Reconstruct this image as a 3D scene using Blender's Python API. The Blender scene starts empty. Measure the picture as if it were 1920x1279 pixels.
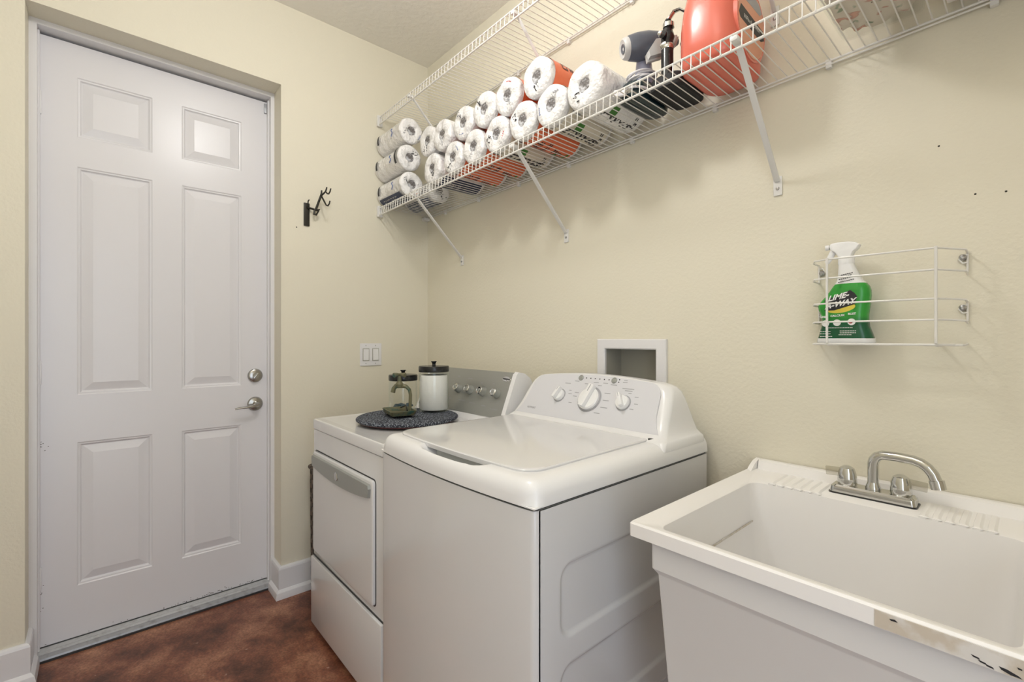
import bpy, bmesh, math, random
from mathutils import Vector, Matrix
random.seed(7)
S = bpy.context.scene
COL = S.collection
PI = math.pi
R = math.radians

# ------------------------------------------------------------------ camera, world, lights, exposure
cd = bpy.data.cameras.new('camera'); cam = bpy.data.objects.new('camera', cd); COL.objects.link(cam)
cam.location = (2.397, -1.457, 1.235)
cam.rotation_euler = (R(90), 0, R(48.436))
cd.sensor_width = 36; cd.lens = 874/1920*36; cd.shift_y = -0.00286; cd.clip_start = 0.02
S.camera = cam
w = bpy.data.worlds.new('world'); S.world = w; w.use_nodes = True
w.node_tree.nodes['Background'].inputs[0].default_value = (0.86, 0.92, 1.0, 1)
w.node_tree.nodes['Background'].inputs[1].default_value = 1.0
S.view_settings.view_transform = 'Standard'; S.view_settings.look = 'None'
S.view_settings.gamma = 1.0; S.view_settings.use_curve_mapping = False
S.view_settings.exposure = 0.07

def area(name, loc, rot, sx, sy, power, color, shape='RECTANGLE'):
    l = bpy.data.lights.new(name, 'AREA'); l.shape = shape; l.size = sx; l.size_y = sy
    l.energy = power; l.color = color
    o = bpy.data.objects.new(name, l); COL.objects.link(o); o.location = loc; o.rotation_euler = rot
    return o
lp = bpy.data.lights.new('ceiling_lamp_light', 'POINT'); lp.energy = 20; lp.color = (1.0, 0.99, 0.975); lp.shadow_soft_size = .075
lo = bpy.data.objects.new('ceiling_lamp_light', lp); COL.objects.link(lo); lo.location = (1.33, -.96, 2.64)
# added fill, aimed up at the rear ceiling to soften the lamp's falloff
area('rear_bounce_fill', (2.15, -1.75, 2.45), (R(180), 0, 0), 0.9, 0.7, 11, (1.0, 0.98, 0.95))
# daylight and lamplight coming in from the next room through the open doorway behind the camera
area('doorway_daylight', (3.16, -1.70, 1.12), (R(90), 0, R(90)), 0.92, 2.1, 10.5, (0.78, 0.87, 1.0))

# ------------------------------------------------------------------ helpers
def link(o): COL.objects.link(o); return o

class MB:
    def __init__(s): s.v = []; s.f = []; s.m = []; s.mi = 0
    def add(s, vs, fs):
        b = len(s.v); s.v += [tuple(p) for p in vs]
        for f in fs: s.f.append([b+i for i in f]); s.m.append(s.mi)
        return s
    def box(s, x0, x1, y0, y1, z0, z1, bev=0.0, seg=2):
        bm = bmesh.new(); bmesh.ops.create_cube(bm, size=1)
        for v in bm.verts:
            v.co = Vector(((x0+x1)/2+v.co.x*(x1-x0), (y0+y1)/2+v.co.y*(y1-y0), (z0+z1)/2+v.co.z*(z1-z0)))
        if bev > 0: bmesh.ops.bevel(bm, geom=list(bm.edges), offset=bev, segments=seg, profile=0.6, affect='EDGES')
        bm.verts.index_update()
        s.add([v.co[:] for v in bm.verts], [[v.index for v in f.verts] for f in bm.faces]); bm.free(); return s
    def obox(s, M, sx, sy, sz, bev=0.0, seg=2):
        t = MB(); t.box(-sx/2, sx/2, -sy/2, sy/2, -sz/2, sz/2, bev, seg)
        return s.add([(M @ Vector(p))[:] for p in t.v], t.f)
    def tube(s, pts, r, n=8, cap=True, closed=False, flat=None):
        P = [Vector(p) for p in pts]; N = len(P); rs = r if isinstance(r, (list, tuple)) else [r]*N
        T = []
        for i in range(N):
            a = P[(i-1) % N] if (closed or i > 0) else P[i]; b = P[(i+1) % N] if (closed or i < N-1) else P[i]
            T.append((b-a).normalized())
        up = Vector((0, 0, 1)) if abs(T[0].z) < .9 else Vector((1, 0, 0))
        u = T[0].cross(up).normalized(); vs = []
        for i in range(N):
            if i > 0:
                u = (u - T[i]*u.dot(T[i]))
                if u.length < 1e-6: u = T[i].cross(Vector((.3, .5, .8)))
                u.normalize()
            v = T[i].cross(u)
            fl = flat or 1.0
            for k in range(n):
                a = 2*PI*k/n; vs.append(P[i] + (u*math.cos(a) + v*math.sin(a)*fl)*rs[i])
        fs = []
        for i in range(N if closed else N-1):
            j = (i+1) % N
            for k in range(n): fs.append([i*n+k, i*n+(k+1) % n, j*n+(k+1) % n, j*n+k])
        if cap and not closed: fs += [list(range(n))[::-1], [(N-1)*n+k for k in range(n)]]
        return s.add(vs, fs)
    def lathe(s, prof, c=(0, 0, 0), n=32, M=None, sx=1, sy=1):
        # prof: (r,z) list about local z
        vs = []; fs = []; m = len(prof)
        for (r, z) in prof:
            for k in range(n):
                a = 2*PI*k/n; vs.append(Vector((r*sx*math.cos(a), r*sy*math.sin(a), z)))
        for i in range(m-1):
            for k in range(n): fs.append([i*n+k, i*n+(k+1) % n, (i+1)*n+(k+1) % n, (i+1)*n+k])
        if prof[0][0] > 1e-5: fs.append(list(range(n))[::-1])
        if prof[-1][0] > 1e-5: fs.append([(m-1)*n+k for k in range(n)])
        if M is not None: vs = [M @ v for v in vs]
        return s.add([(v+Vector(c))[:] for v in vs], fs)
    def loft(s, rings, cap=True):
        n = len(rings[0]); vs = [p for r in rings for p in r]; fs = []
        for i in range(len(rings)-1):
            for k in range(n): fs.append([i*n+k, i*n+(k+1) % n, (i+1)*n+(k+1) % n, (i+1)*n+k])
        if cap: fs += [list(range(n))[::-1], [(len(rings)-1)*n+k for k in range(n)]]
        return s.add(vs, fs)
    def prism(s, poly, fn0, fn1):
        n = len(poly); vs = [fn0(p) for p in poly]+[fn1(p) for p in poly]
        fs = [list(range(n))[::-1], list(range(n, 2*n))]+[[k, (k+1) % n, n+(k+1) % n, n+k] for k in range(n)]
        return s.add(vs, fs)
    def grid(s, us, vs_, fn):
        nu, nv = len(us), len(vs_)
        V = [fn(u, v) for u in us for v in vs_]
        return s.add(V, [[i*nv+j, (i+1)*nv+j, (i+1)*nv+j+1, i*nv+j+1] for i in range(nu-1) for j in range(nv-1)])
    def build(s, name, mat, parent=None, ang=35, loc=None, fix=True):
        me = bpy.data.meshes.new(name)
        off = Vector((0, 0, 0))
        p = parent
        while p is not None: off += Vector(p.location); p = p.parent
        if loc is not None: off = Vector(loc)
        me.from_pydata([(Vector(v)-off)[:] for v in s.v], [], s.f)
        mats = mat if isinstance(mat, (list, tuple)) else [mat]
        for m in mats: me.materials.append(m)
        if len(mats) > 1: me.polygons.foreach_set('material_index', s.m)
        if fix:
            bm = bmesh.new(); bm.from_mesh(me); bmesh.ops.recalc_face_normals(bm, faces=bm.faces); bm.to_mesh(me); bm.free()
        if ang > 0:
            me.polygons.foreach_set('use_smooth', [True]*len(me.polygons))
            me.set_sharp_from_angle(angle=R(ang))
        o = link(bpy.data.objects.new(name, me))
        if parent is not None: o.parent = parent
        if loc is not None: o.location = loc
        return o

def tag(o, label=None, cat=None, group=None, kind=None):
    if label: o['label'] = label
    if cat: o['category'] = cat
    if group: o['group'] = group
    if kind: o['kind'] = kind
    return o
def thing(name, loc, label, cat, group=None):
    o = link(bpy.data.objects.new(name, None)); o.location = loc; o.empty_display_size = .05
    return tag(o, label, cat, group)
def plab(o, t): o['label'] = t; return o
def structure(o): o['kind'] = 'structure'; return o
def dup(root, loc, rot=None, label=None):
    r = root.copy(); COL.objects.link(r); r.location = loc
    if rot is not None: r.rotation_euler = rot
    if label: r['label'] = label
    for ch in list(root.children):
        c = ch.copy(); COL.objects.link(c); c.parent = r
        for g in list(ch.children):
            d = g.copy(); COL.objects.link(d); d.parent = c
    return r
def rrect(w, h, r, n=6):
    out = []
    for cx, cy, a0 in ((w/2-r, h/2-r, 0), (-w/2+r, h/2-r, 90), (-w/2+r, -h/2+r, 180), (w/2-r, -h/2+r, 270)):
        for k in range(n+1):
            a = R(a0+90*k/n); out.append((cx+r*math.cos(a), cy+r*math.sin(a)))
    return out
def circ(n=24, r=1): return [(r*math.cos(2*PI*k/n), r*math.sin(2*PI*k/n)) for k in range(n)]
def text_mesh(txt, size, shear=0, depth=0, bold=0):
    c = bpy.data.curves.new('t', 'FONT'); c.body = txt; c.size = size; c.shear = shear; c.align_x = 'CENTER'; c.align_y = 'CENTER'
    c.offset = bold; c.resolution_u = 2
    o = bpy.data.objects.new('t', c); COL.objects.link(o)
    dg = bpy.context.evaluated_depsgraph_get(); me = bpy.data.meshes.new_from_object(o.evaluated_get(dg))
    vs = [v.co[:] for v in me.vertices]; fs = [list(p.vertices) for p in me.polygons]
    bpy.data.objects.remove(o); bpy.data.curves.remove(c); bpy.data.meshes.remove(me)
    return vs, fs

def glyph_mesh(n, size, seed=0):
    # a row of small bold marks standing for print too small to read in the photograph
    rnd = random.Random(seed); vs = []; fs = []; x = -n*size*.31
    def bar(x0, x1, y0, y1):
        b_ = len(vs); vs.extend([(x0, y0, 0), (x1, y0, 0), (x1, y1, 0), (x0, y1, 0)]); fs.append([b_, b_+1, b_+2, b_+3])
    for k in range(n):
        w_ = size*.46; h = size*.36; t_ = size*.13
        if rnd.random() < .8: bar(x, x+t_, -h, h)
        if rnd.random() < .6: bar(x+w_-t_, x+w_, -h, h*rnd.choice((0, 1)))
        for y in (-h, -t_/2, h-t_):
            if rnd.random() < .65: bar(x, x+w_, y, y+t_)
        x += size*.62
    return vs, fs

# ------------------------------------------------------------------ materials
def mat(name, col, rough=.5, metal=0, coat=0, spec=.5, bump=None, var=None, trans=0, alpha=None, ior=None):
    m = bpy.data.materials.new(name); m.use_nodes = True; nt = m.node_tree; b = nt.nodes['Principled BSDF']
    b.inputs['Base Color'].default_value = (*col, 1); b.inputs['Roughness'].default_value = rough
    b.inputs['Metallic'].default_value = metal; b.inputs['Coat Weight'].default_value = coat
    b.inputs['Specular IOR Level'].default_value = spec
    if trans: b.inputs['Transmission Weight'].default_value = trans
    if ior: b.inputs['IOR'].default_value = ior
    tc = nt.nodes.new('ShaderNodeTexCoord')
    if var:  # (scale, second colour, low, high)
        n = nt.nodes.new('ShaderNodeTexNoise'); n.inputs['Scale'].default_value = var[0]; n.inputs['Detail'].default_value = 5
        nt.links.new(tc.outputs['Object'], n.inputs['Vector'])
        r = nt.nodes.new('ShaderNodeMapRange'); r.inputs[1].default_value = var[2]; r.inputs[2].default_value = var[3]
        x = nt.nodes.new('ShaderNodeMix'); x.data_type = 'RGBA'; x.inputs[6].default_value = (*col, 1); x.inputs[7].default_value = (*var[1], 1)
        nt.links.new(n.outputs[0], r.inputs[0]); nt.links.new(r.outputs[0], x.inputs[0]); nt.links.new(x.outputs[2], b.inputs['Base Color'])
    if bump:  # (scale, strength, distance, detail)
        n = nt.nodes.new('ShaderNodeTexNoise'); n.inputs['Scale'].default_value = bump[0]
        n.inputs['Detail'].default_value = bump[3] if len(bump) > 3 else 2
        nt.links.new(tc.outputs['Object'], n.inputs['Vector'])
        bp = nt.nodes.new('ShaderNodeBump'); bp.inputs['Strength'].default_value = bump[1]; bp.inputs['Distance'].default_value = bump[2]
        nt.links.new(n.outputs[0], bp.inputs['Height']); nt.links.new(bp.outputs[0], b.inputs['Normal'])
    return m
M = {}
M['wall'] = mat('wall_paint', (.775, .73, .60), .55, bump=(95, .35, .003, 3))
M['ceil'] = mat('ceiling_texture', (.86, .83, .76), .8, bump=(38, .5, .008, 4))
M['trim'] = mat('trim_paint', (.80, .79, .80), .33, bump=(30, .06, .002))
M['door'] = mat('door_paint', (.76, .75, .775), .30, bump=(14, .05, .004))
M['base'] = mat('baseboard_paint', (.78, .775, .80), .35)
M['white'] = mat('appliance_enamel', (.74, .735, .735), .14, coat=.4)
M['plast'] = mat('appliance_plastic', (.84, .835, .835), .24)
M['knobw'] = mat('white_knob_plastic', (.86, .86, .86), .2)
M['cpanel'] = mat('control_panel_grey_white', (.70, .70, .73), .35)
M['seam'] = mat('dark_seam', (.03, .03, .03), .6)
M['grey'] = mat('silver_grey_plastic', (.36, .37, .345), .35, metal=.35)
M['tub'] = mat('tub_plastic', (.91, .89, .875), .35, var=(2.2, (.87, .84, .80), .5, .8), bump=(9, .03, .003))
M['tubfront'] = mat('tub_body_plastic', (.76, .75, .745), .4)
M['chrome'] = mat('chrome', (.62, .62, .60), .08, metal=1)
M['nickel'] = mat('satin_nickel', (.42, .41, .38), .25, metal=1)
M['alu'] = mat('threshold_aluminium', (.42, .43, .45), .45, metal=.6, var=(40, (.32, .32, .33), .5, .7))
M['wire'] = mat('white_vinyl_wire', (.80, .78, .74), .3)
M['wireedge'] = mat('white_bracket_enamel', (.78, .77, .75), .3)
M['bronze'] = mat('dark_bronze', (.035, .033, .028), .4, metal=.6)
M['black'] = mat('black_plastic', (.012, .012, .013), .25)
M['blackm'] = mat('black_fabric', (.015, .015, .017), .7)
M['paper'] = mat('paper_white', (.90, .89, .88), .6, bump=(60, .25, .004, 4))
M['film'] = mat('wrapper_film_white', (.90, .885, .875), .24, bump=(26, .9, .022, 5), var=(34, (.72, .71, .74), .66, .80))
M['filmo'] = mat('wrapper_film_orange', (.78, .17, .07), .3, bump=(40, .4, .006, 4))
M['filmn'] = mat('wrapper_film_navy', (.018, .03, .085), .3, bump=(40, .3, .005, 4))
M['filmg'] = mat('wrapper_film_beige', (.72, .66, .55), .35, bump=(34, .5, .008, 4), var=(30, (.45, .43, .42), .58, .72))
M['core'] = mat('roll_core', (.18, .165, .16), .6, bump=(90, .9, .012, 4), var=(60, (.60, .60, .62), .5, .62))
M['ink'] = mat('black_ink', (.02, .02, .025), .5)
M['inkw'] = mat('white_ink', (.9, .9, .88), .5)
M['inkg'] = mat('green_ink', (.05, .20, .03), .5)
M['inkb'] = mat('blue_ink', (.10, .16, .40), .5)
M['inkgrey'] = mat('grey_ink', (.38, .38, .40), .5)
M['inky'] = mat('yellow_ink', (.75, .62, .08), .5)
M['inkr'] = mat('red_ink', (.6, .05, .04), .5)
M['coral'] = mat('coral_plastic', (.76, .17, .115), .25, coat=.3)
M['coral2'] = mat('coral_label', (.74, .33, .20), .35)
M['teal'] = mat('teal_black_plastic', (.012, .028, .035), .18)
M['bluegrey'] = mat('blue_grey_plastic', (.10, .11, .14), .35)
M['ltgrey'] = mat('light_grey_plastic', (.62, .61, .60), .35)
M['cord'] = mat('white_cord', (.74, .73, .76), .35)
M['floral'] = mat('dark_floral_cloth', (.02, .015, .02), .7, var=(70, (.45, .12, .22), .55, .62))
M['verd'] = mat('verdigris_bronze', (.15, .14, .075), .5, metal=.1, var=(30, (.04, .10, .08), .50, .64), bump=(80, .4, .002))
M['powder'] = mat('detergent_powder', (.88, .87, .85), .9, bump=(90, .4, .003))
M['bluest'] = mat('blue_glass_pebbles', (.05, .10, .14), .3)
M['recess'] = mat('outlet_box_plastic', (.40, .39, .34), .5)
M['boxw'] = mat('white_board_box', (.90, .88, .83), .6)
M['stain'] = mat('adhesive_residue', (.60, .53, .44), .6, var=(28, (.72, .69, .65), .45, .6))
M['bottleg'] = None
M['screw'] = mat('steel_screw', (.45, .45, .46), .3, metal=1)
M['lamp'] = mat('lamp_base', (.8, .8, .8), .4)

def clear_mat(name, tint, gloss):
    m = bpy.data.materials.new(name); m.use_nodes = True; nt = m.node_tree; nt.nodes.clear()
    o = nt.nodes.new('ShaderNodeOutputMaterial'); t = nt.nodes.new('ShaderNodeBsdfTransparent'); g = nt.nodes.new('ShaderNodeBsdfGlossy')
    t.inputs[0].default_value = (*tint, 1); g.inputs['Roughness'].default_value = .05; g.inputs[0].default_value = (.9, .95, .93, 1)
    f = nt.nodes.new('ShaderNodeMath'); f.operation = 'MULTIPLY_ADD'; f.inputs[1].default_value = gloss; f.inputs[2].default_value = .03
    lw = nt.nodes.new('ShaderNodeLayerWeight'); lw.inputs[0].default_value = .5; pw_ = nt.nodes.new('ShaderNodeMath'); pw_.operation = 'POWER'; pw_.inputs[1].default_value = 3.5
    nt.links.new(lw.outputs['Facing'], pw_.inputs[0]); nt.links.new(pw_.outputs[0], f.inputs[0])
    x = nt.nodes.new('ShaderNodeMixShader')
    nt.links.new(f.outputs[0], x.inputs[0]); nt.links.new(t.outputs[0], x.inputs[1]); nt.links.new(g.outputs[0], x.inputs[2]); nt.links.new(x.outputs[0], o.inputs[0])
    return m
M['glass'] = clear_mat('jar_glass', (.985, .99, .985), .55)
M['bin'] = clear_mat('bin_plastic', (.985, .985, .98), .35)
M['acryl'] = clear_mat('clear_acrylic', (.84, .83, .80), .4)

def floor_mat():
    m = bpy.data.materials.new('stained_concrete'); m.use_nodes = True; nt = m.node_tree; b = nt.nodes['Principled BSDF']
    tc = nt.nodes.new('ShaderNodeTexCoord')
    n1 = nt.nodes.new('ShaderNodeTexNoise'); n1.inputs['Scale'].default_value = 4.5; n1.inputs['Detail'].default_value = 9; n1.inputs['Roughness'].default_value = .68
    cr = nt.nodes.new('ShaderNodeValToRGB'); e = cr.color_ramp.elements
    e[0].position = .36; e[0].color = (.075, .026, .014, 1); e[1].position = .70; e[1].color = (.50, .25, .145, 1)
    q = e.new(.5); q.color = (.215, .076, .042, 1)
    n2 = nt.nodes.new('ShaderNodeTexNoise'); n2.inputs['Scale'].default_value = 120; n2.inputs['Detail'].default_value = 3
    mr = nt.nodes.new('ShaderNodeMapRange'); mr.inputs[1].default_value = .35; mr.inputs[2].default_value = .75; mr.inputs[3].default_value = .72; mr.inputs[4].default_value = 1.35
    mx = nt.nodes.new('ShaderNodeMix'); mx.data_type = 'RGBA'; mx.blend_type = 'MULTIPLY'; mx.inputs[0].default_value = 1
    n3 = nt.nodes.new('ShaderNodeTexNoise'); n3.inputs['Scale'].default_value = 34; n3.inputs['Detail'].default_value = 6
    m3 = nt.nodes.new('ShaderNodeMapRange'); m3.inputs[1].default_value = .68; m3.inputs[2].default_value = .76
    mx2 = nt.nodes.new('ShaderNodeMix'); mx2.data_type = 'RGBA'; mx2.inputs[7].default_value = (.48, .33, .26, 1)
    for n in (n1, n2, n3): nt.links.new(tc.outputs['Object'], n.inputs['Vector'])
    nt.links.new(n1.outputs[0], cr.inputs[0]); nt.links.new(n2.outputs[0], mr.inputs[0])
    nt.links.new(cr.outputs[0], mx.inputs[6]); nt.links.new(mr.outputs[0], mx.inputs[7])
    nt.links.new(n3.outputs[0], m3.inputs[0]); nt.links.new(m3.outputs[0], mx2.inputs[0]); nt.links.new(mx.outputs[2], mx2.inputs[6])
    nt.links.new(mx2.outputs[2], b.inputs['Base Color']); b.inputs['Roughness'].default_value = .38
    bp = nt.nodes.new('ShaderNodeBump'); bp.inputs['Strength'].default_value = .25; bp.inputs['Distance'].default_value = .003
    nt.links.new(n2.outputs[0], bp.inputs['Height']); nt.links.new(bp.outputs[0], b.inputs['Normal'])
    return m
M['floor'] = floor_mat()
def brushed_mat():
    m = mat('brushed_steel_panel', (.36, .365, .34), .38, metal=.55); nt = m.node_tree; b = nt.nodes['Principled BSDF']
    tc = nt.nodes.new('ShaderNodeTexCoord'); mp = nt.nodes.new('ShaderNodeMapping'); mp.inputs['Scale'].default_value = (4, 400, 400)
    n = nt.nodes.new('ShaderNodeTexNoise'); n.inputs['Scale'].default_value = 1; n.inputs['Detail'].default_value = 3
    mr = nt.nodes.new('ShaderNodeMapRange'); mr.inputs[3].default_value = .28; mr.inputs[4].default_value = .5
    nt.links.new(tc.outputs['Object'], mp.inputs[0]); nt.links.new(mp.outputs[0], n.inputs['Vector']); nt.links.new(n.outputs[0], mr.inputs[0]); nt.links.new(mr.outputs[0], b.inputs['Roughness'])
    return m
M['brushed'] = brushed_mat()
def weave_mat():
    m = mat('woven_blue_grey', (.035, .042, .06), .8); nt = m.node_tree; b = nt.nodes['Principled BSDF']
    tc = nt.nodes.new('ShaderNodeTexCoord'); v = nt.nodes.new('ShaderNodeTexVoronoi'); v.inputs['Scale'].default_value = 170
    cr = nt.nodes.new('ShaderNodeValToRGB'); e = cr.color_ramp.elements
    e[0].position = .15; e[0].color = (.30, .33, .38, 1); e[1].position = .55; e[1].color = (.018, .022, .035, 1)
    nt.links.new(tc.outputs['Object'], v.inputs['Vector']); nt.links.new(v.outputs[0], cr.inputs[0]); nt.links.new(cr.outputs[0], b.inputs['Base Color'])
    return m
M['weave'] = weave_mat()
def wicker_mat():
    m = mat('dark_wicker', (.035, .022, .015), .6); nt = m.node_tree; b = nt.nodes['Principled BSDF']
    tc = nt.nodes.new('ShaderNodeTexCoord'); k = nt.nodes.new('ShaderNodeTexChecker'); k.inputs['Scale'].default_value = 45
    k.inputs[1].default_value = (.030, .020, .016, 1); k.inputs[2].default_value = (.12, .085, .065, 1)
    nt.links.new(tc.outputs['Object'], k.inputs[0]); nt.links.new(k.outputs[0], b.inputs['Base Color'])
    return m
M['wicker'] = wicker_mat()
def green_mat():
    m = mat('green_label_plastic', (.03, .3, .04), .2); nt = m.node_tree; b = nt.nodes['Principled BSDF']
    tc = nt.nodes.new('ShaderNodeTexCoord'); sp = nt.nodes.new('ShaderNodeSeparateXYZ'); cr = nt.nodes.new('ShaderNodeValToRGB')
    mr = nt.nodes.new('ShaderNodeMapRange'); mr.inputs[1].default_value = 0; mr.inputs[2].default_value = .16
    nt.links.new(tc.outputs['Object'], sp.inputs[0]); nt.links.new(sp.outputs[2], mr.inputs[0]); nt.links.new(mr.outputs[0], cr.inputs[0])
    e = cr.color_ramp.elements; e[0].position = .30; e[0].color = (.008, .10, .04, 1); e[1].position = .42; e[1].color = (.035, .34, .045, 1)
    nt.links.new(cr.outputs[0], b.inputs['Base Color']); return m
M['bottleg'] = green_mat()
def cloth_mat():
    m = mat('printed_cloth', (.72, .66, .58), .9); nt = m.node_tree; b = nt.nodes['Principled BSDF']
    tc = nt.nodes.new('ShaderNodeTexCoord'); n = nt.nodes.new('ShaderNodeTexNoise'); n.inputs['Scale'].default_value = 26; n.inputs['Detail'].default_value = 2
    cr = nt.nodes.new('ShaderNodeValToRGB'); e = cr.color_ramp.elements; e[0].position = .34; e[0].color = (.22, .30, .20, 1); e[1].position = .66; e[1].color = (.70, .36, .28, 1)
    q = e.new(.39); q.color = (.74, .67, .59, 1); q = e.new(.57); q.color = (.74, .67, .59, 1); q = e.new(.61); q.color = (.55, .30, .24, 1)
    nt.links.new(tc.outputs['Object'], n.inputs['Vector']); nt.links.new(n.outputs[0], cr.inputs[0]); nt.links.new(cr.outputs[0], b.inputs['Base Color'])
    return m
M['cloth'] = cloth_mat()

# ------------------------------------------------------------------ room shell
XR, YF, ZC = 3.05, -2.30, 2.834
DY0, DY1, DZ = -1.654, -0.805, 2.446        # opening in the left wall
b = MB(); b.box(-.35, XR+.12, YF-.12, .14, -.10, 0); structure(b.build('floor', M['floor']))
b = MB(); b.box(-.35, XR+.12, YF-.12, .14, ZC, ZC+.1); structure(b.build('ceiling', M['ceil']))
b = MB()
b.box(-.30, 0, DY1, .12, 0, ZC); b.box(-.30, 0, YF-.12, DY0, 0, ZC); b.box(-.30, 0, DY0, DY1, DZ, ZC)
structure(b.build('wall_left', M['wall'], ang=0))
OX0, OX1, OZ0, OZ1 = 1.300, 1.517, 1.005, 1.194  # outlet box hole
b = MB()
b.box(0, OX0, 0, .12, 0, ZC); b.box(OX1, XR, 0, .12, 0, ZC); b.box(OX0, OX1, 0, .12, 0, OZ0); b.box(OX0, OX1, 0, .12, OZ1, ZC); b.box(OX0, OX1, .10, .12, OZ0, OZ1)
structure(b.build('wall_back', M['wall'], ang=0))
b = MB(); b.box(XR, XR+.12, YF-.12, -2.18, 0, ZC); b.box(XR, XR+.12, -1.22, .12, 0, ZC); b.box(XR, XR+.12, -2.18, -1.22, 2.2, ZC); structure(b.build('wall_right', M['wall'], ang=0))
b = MB(); b.box(0, XR, YF-.12, YF, 0, ZC)
structure(b.build('wall_front', M['wall'], ang=0))

# door frame: jamb legs and head with a thin stop
b = MB()
JX0, JX1 = -.215, -.115
b.box(JX0, JX1, DY0, DY0+.022, 0, DZ-.020); b.box(JX0, JX1, DY1-.016, DY1, 0, DZ-.020); b.box(JX0, JX1, DY0, DY1, DZ-.020, DZ)
b.box(-.30, JX0, DY0, DY1, 0, DZ)
for y0, y1 in ((DY0+.022, DY0+.027), (DY1-.021, DY1-.016)): b.box(JX0, -.150, y0, y1, 0, DZ-.024)
tr = structure(b.build('trim_1', M['trim'], ang=0))
b = MB(); b.box(-.185, -.160, DY1-.034, DY1-.021, 2.358, 2.405, .002); b.build('weatherstrip_corner', M['alu'], tr)

# door slab with six recessed mouldings, each raised panel its own part
FX = -.17; SX0, SX1 = -1.629, -.822; SZ0, SZ1 = .034, 2.416
PY = [(-1.522, -1.281), (-1.176, -.938)]; PZ = [(.238, .815), (1.006, 1.926), (2.045, 2.285)]
ys = sorted([SX0, SX1]+[q for p in PY for q in p]); zs = sorted([SZ0, SZ1]+[q for p in PZ for q in p])
b = MB()
for i in range(len(ys)-1):
    for j in range(len(zs)-1):
        y0, y1, z0, z1 = ys[i], ys[i+1], zs[j], zs[j+1]
        if (y0, y1) in PY and (z0, z1) in PZ:
            ins = [(0, 0), (.004, -.003), (.009, -.004), (.013, -.0095), (.016, -.0105)]
            rings = [[(FX+d, y0+k, z0+k), (FX+d, y1-k, z0+k), (FX+d, y1-k, z1-k), (FX+d, y0+k, z1-k)] for k, d in ins]
            b.loft(rings, cap=False); b.add([(FX-.0107, y0+.014, z0+.014), (FX-.0107, y1-.014, z0+.014), (FX-.0107, y1-.014, z1-.014), (FX-.0107, y0+.014, z1-.014)], [[0, 1, 2, 3]])
        else:
            b.add([(FX, y0, z0), (FX, y1, z0), (FX, y1, z1), (FX, y0, z1)], [[0, 1, 2, 3]])
b.add([(FX, SX0, SZ0), (FX, SX1, SZ0), (FX, SX1, SZ1), (FX, SX0, SZ1), (-.21, SX0, SZ0), (-.21, SX1, SZ0), (-.21, SX1, SZ1), (-.21, SX0, SZ1)],
      [[0, 4, 5, 1], [1, 5, 6, 2], [2, 6, 7, 3], [3, 7, 4, 0], [4, 7, 6, 5]])
door = b.build('door_1', M['door'], ang=20, fix=False); structure(door)
for (y0, y1) in PY:
    for (z0, z1) in PZ:
        p = MB(); rings = []
        for k, d in ((.0155, -.0106), (.018, -.0100), (.046, -.0022), (.048, -.0016)):
            rings.append([(FX+d, y0+k, z0+k), (FX+d, y1-k, z0+k), (FX+d, y1-k, z1-k), (FX+d, y0+k, z1-k)])
        p.loft(rings, cap=False); k = .048
        p.add(rings[-1], [[0, 1, 2, 3]])
        p.build('panel', M['door'], door, ang=8)
MX = Matrix.Rotation(R(90), 4, 'Y')   # local z -> +x
p = MB(); p.lathe([(.0, -.002), (.033, -.002), (.034, .004), (.030, .012), (.022, .016), (.0, .016)], (FX, -.879, 1.050), 28, MX)
db = p.build('deadbolt', M['nickel'], door)
p = MB(); p.lathe([(0, .014), (.013, .014), (.013, .022), (0, .022)], (FX, -.879, 1.050), 16, MX); p.obox(Matrix.Translation((FX+.027, -.879, 1.050)) @ Matrix.Rotation(R(50), 4, 'X'), .014, .034, .009, .003); p.build('thumb_turn', M['nickel'], db)
p = MB(); p.lathe([(.0, -.002), (.034, -.002), (.035, .004), (.030, .011), (.014, .016), (.013, .045), (0, .045)], (FX, -.879, .911), 28, MX)
lv = p.build('rosette', M['nickel'], door)
p = MB(); p.tube([(FX+.045, -.874, .911), (FX+.053, -.884, .910), (FX+.055, -.905, .905), (FX+.055, -.930, .903), (FX+.053, -.955, .902), (FX+.050, -.975, .899)], [.010, .010, .009, .0075, .007, .005], 10, flat=.7)
p.build('lever_handle', M['nickel'], lv)
for z in (.30, 1.10, 2.15):
    p = MB(); p.box(FX-.004, FX+.006, SX0-.002, SX0+.006, z-.045, z+.045, .001); p.build('hinge', M['trim'], door)
# threshold
b = MB()
prof = [(-.20, 0), (-.20, .030), (-.168, .029), (-.164, .031), (-.160, .028), (-.156, .030), (-.152, .027), (-.148, .029), (-.144, .026), (-.140, .027), (-.132, .021), (-.124, .020), (-.112, .014), (-.108, 0)]
b.prism(prof, lambda q: (q[0], DY0+.022, q[1]), lambda q: (q[0], DY1-.016, q[1]))
structure(b.build('trim_2', M['alu'], ang=20))

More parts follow.
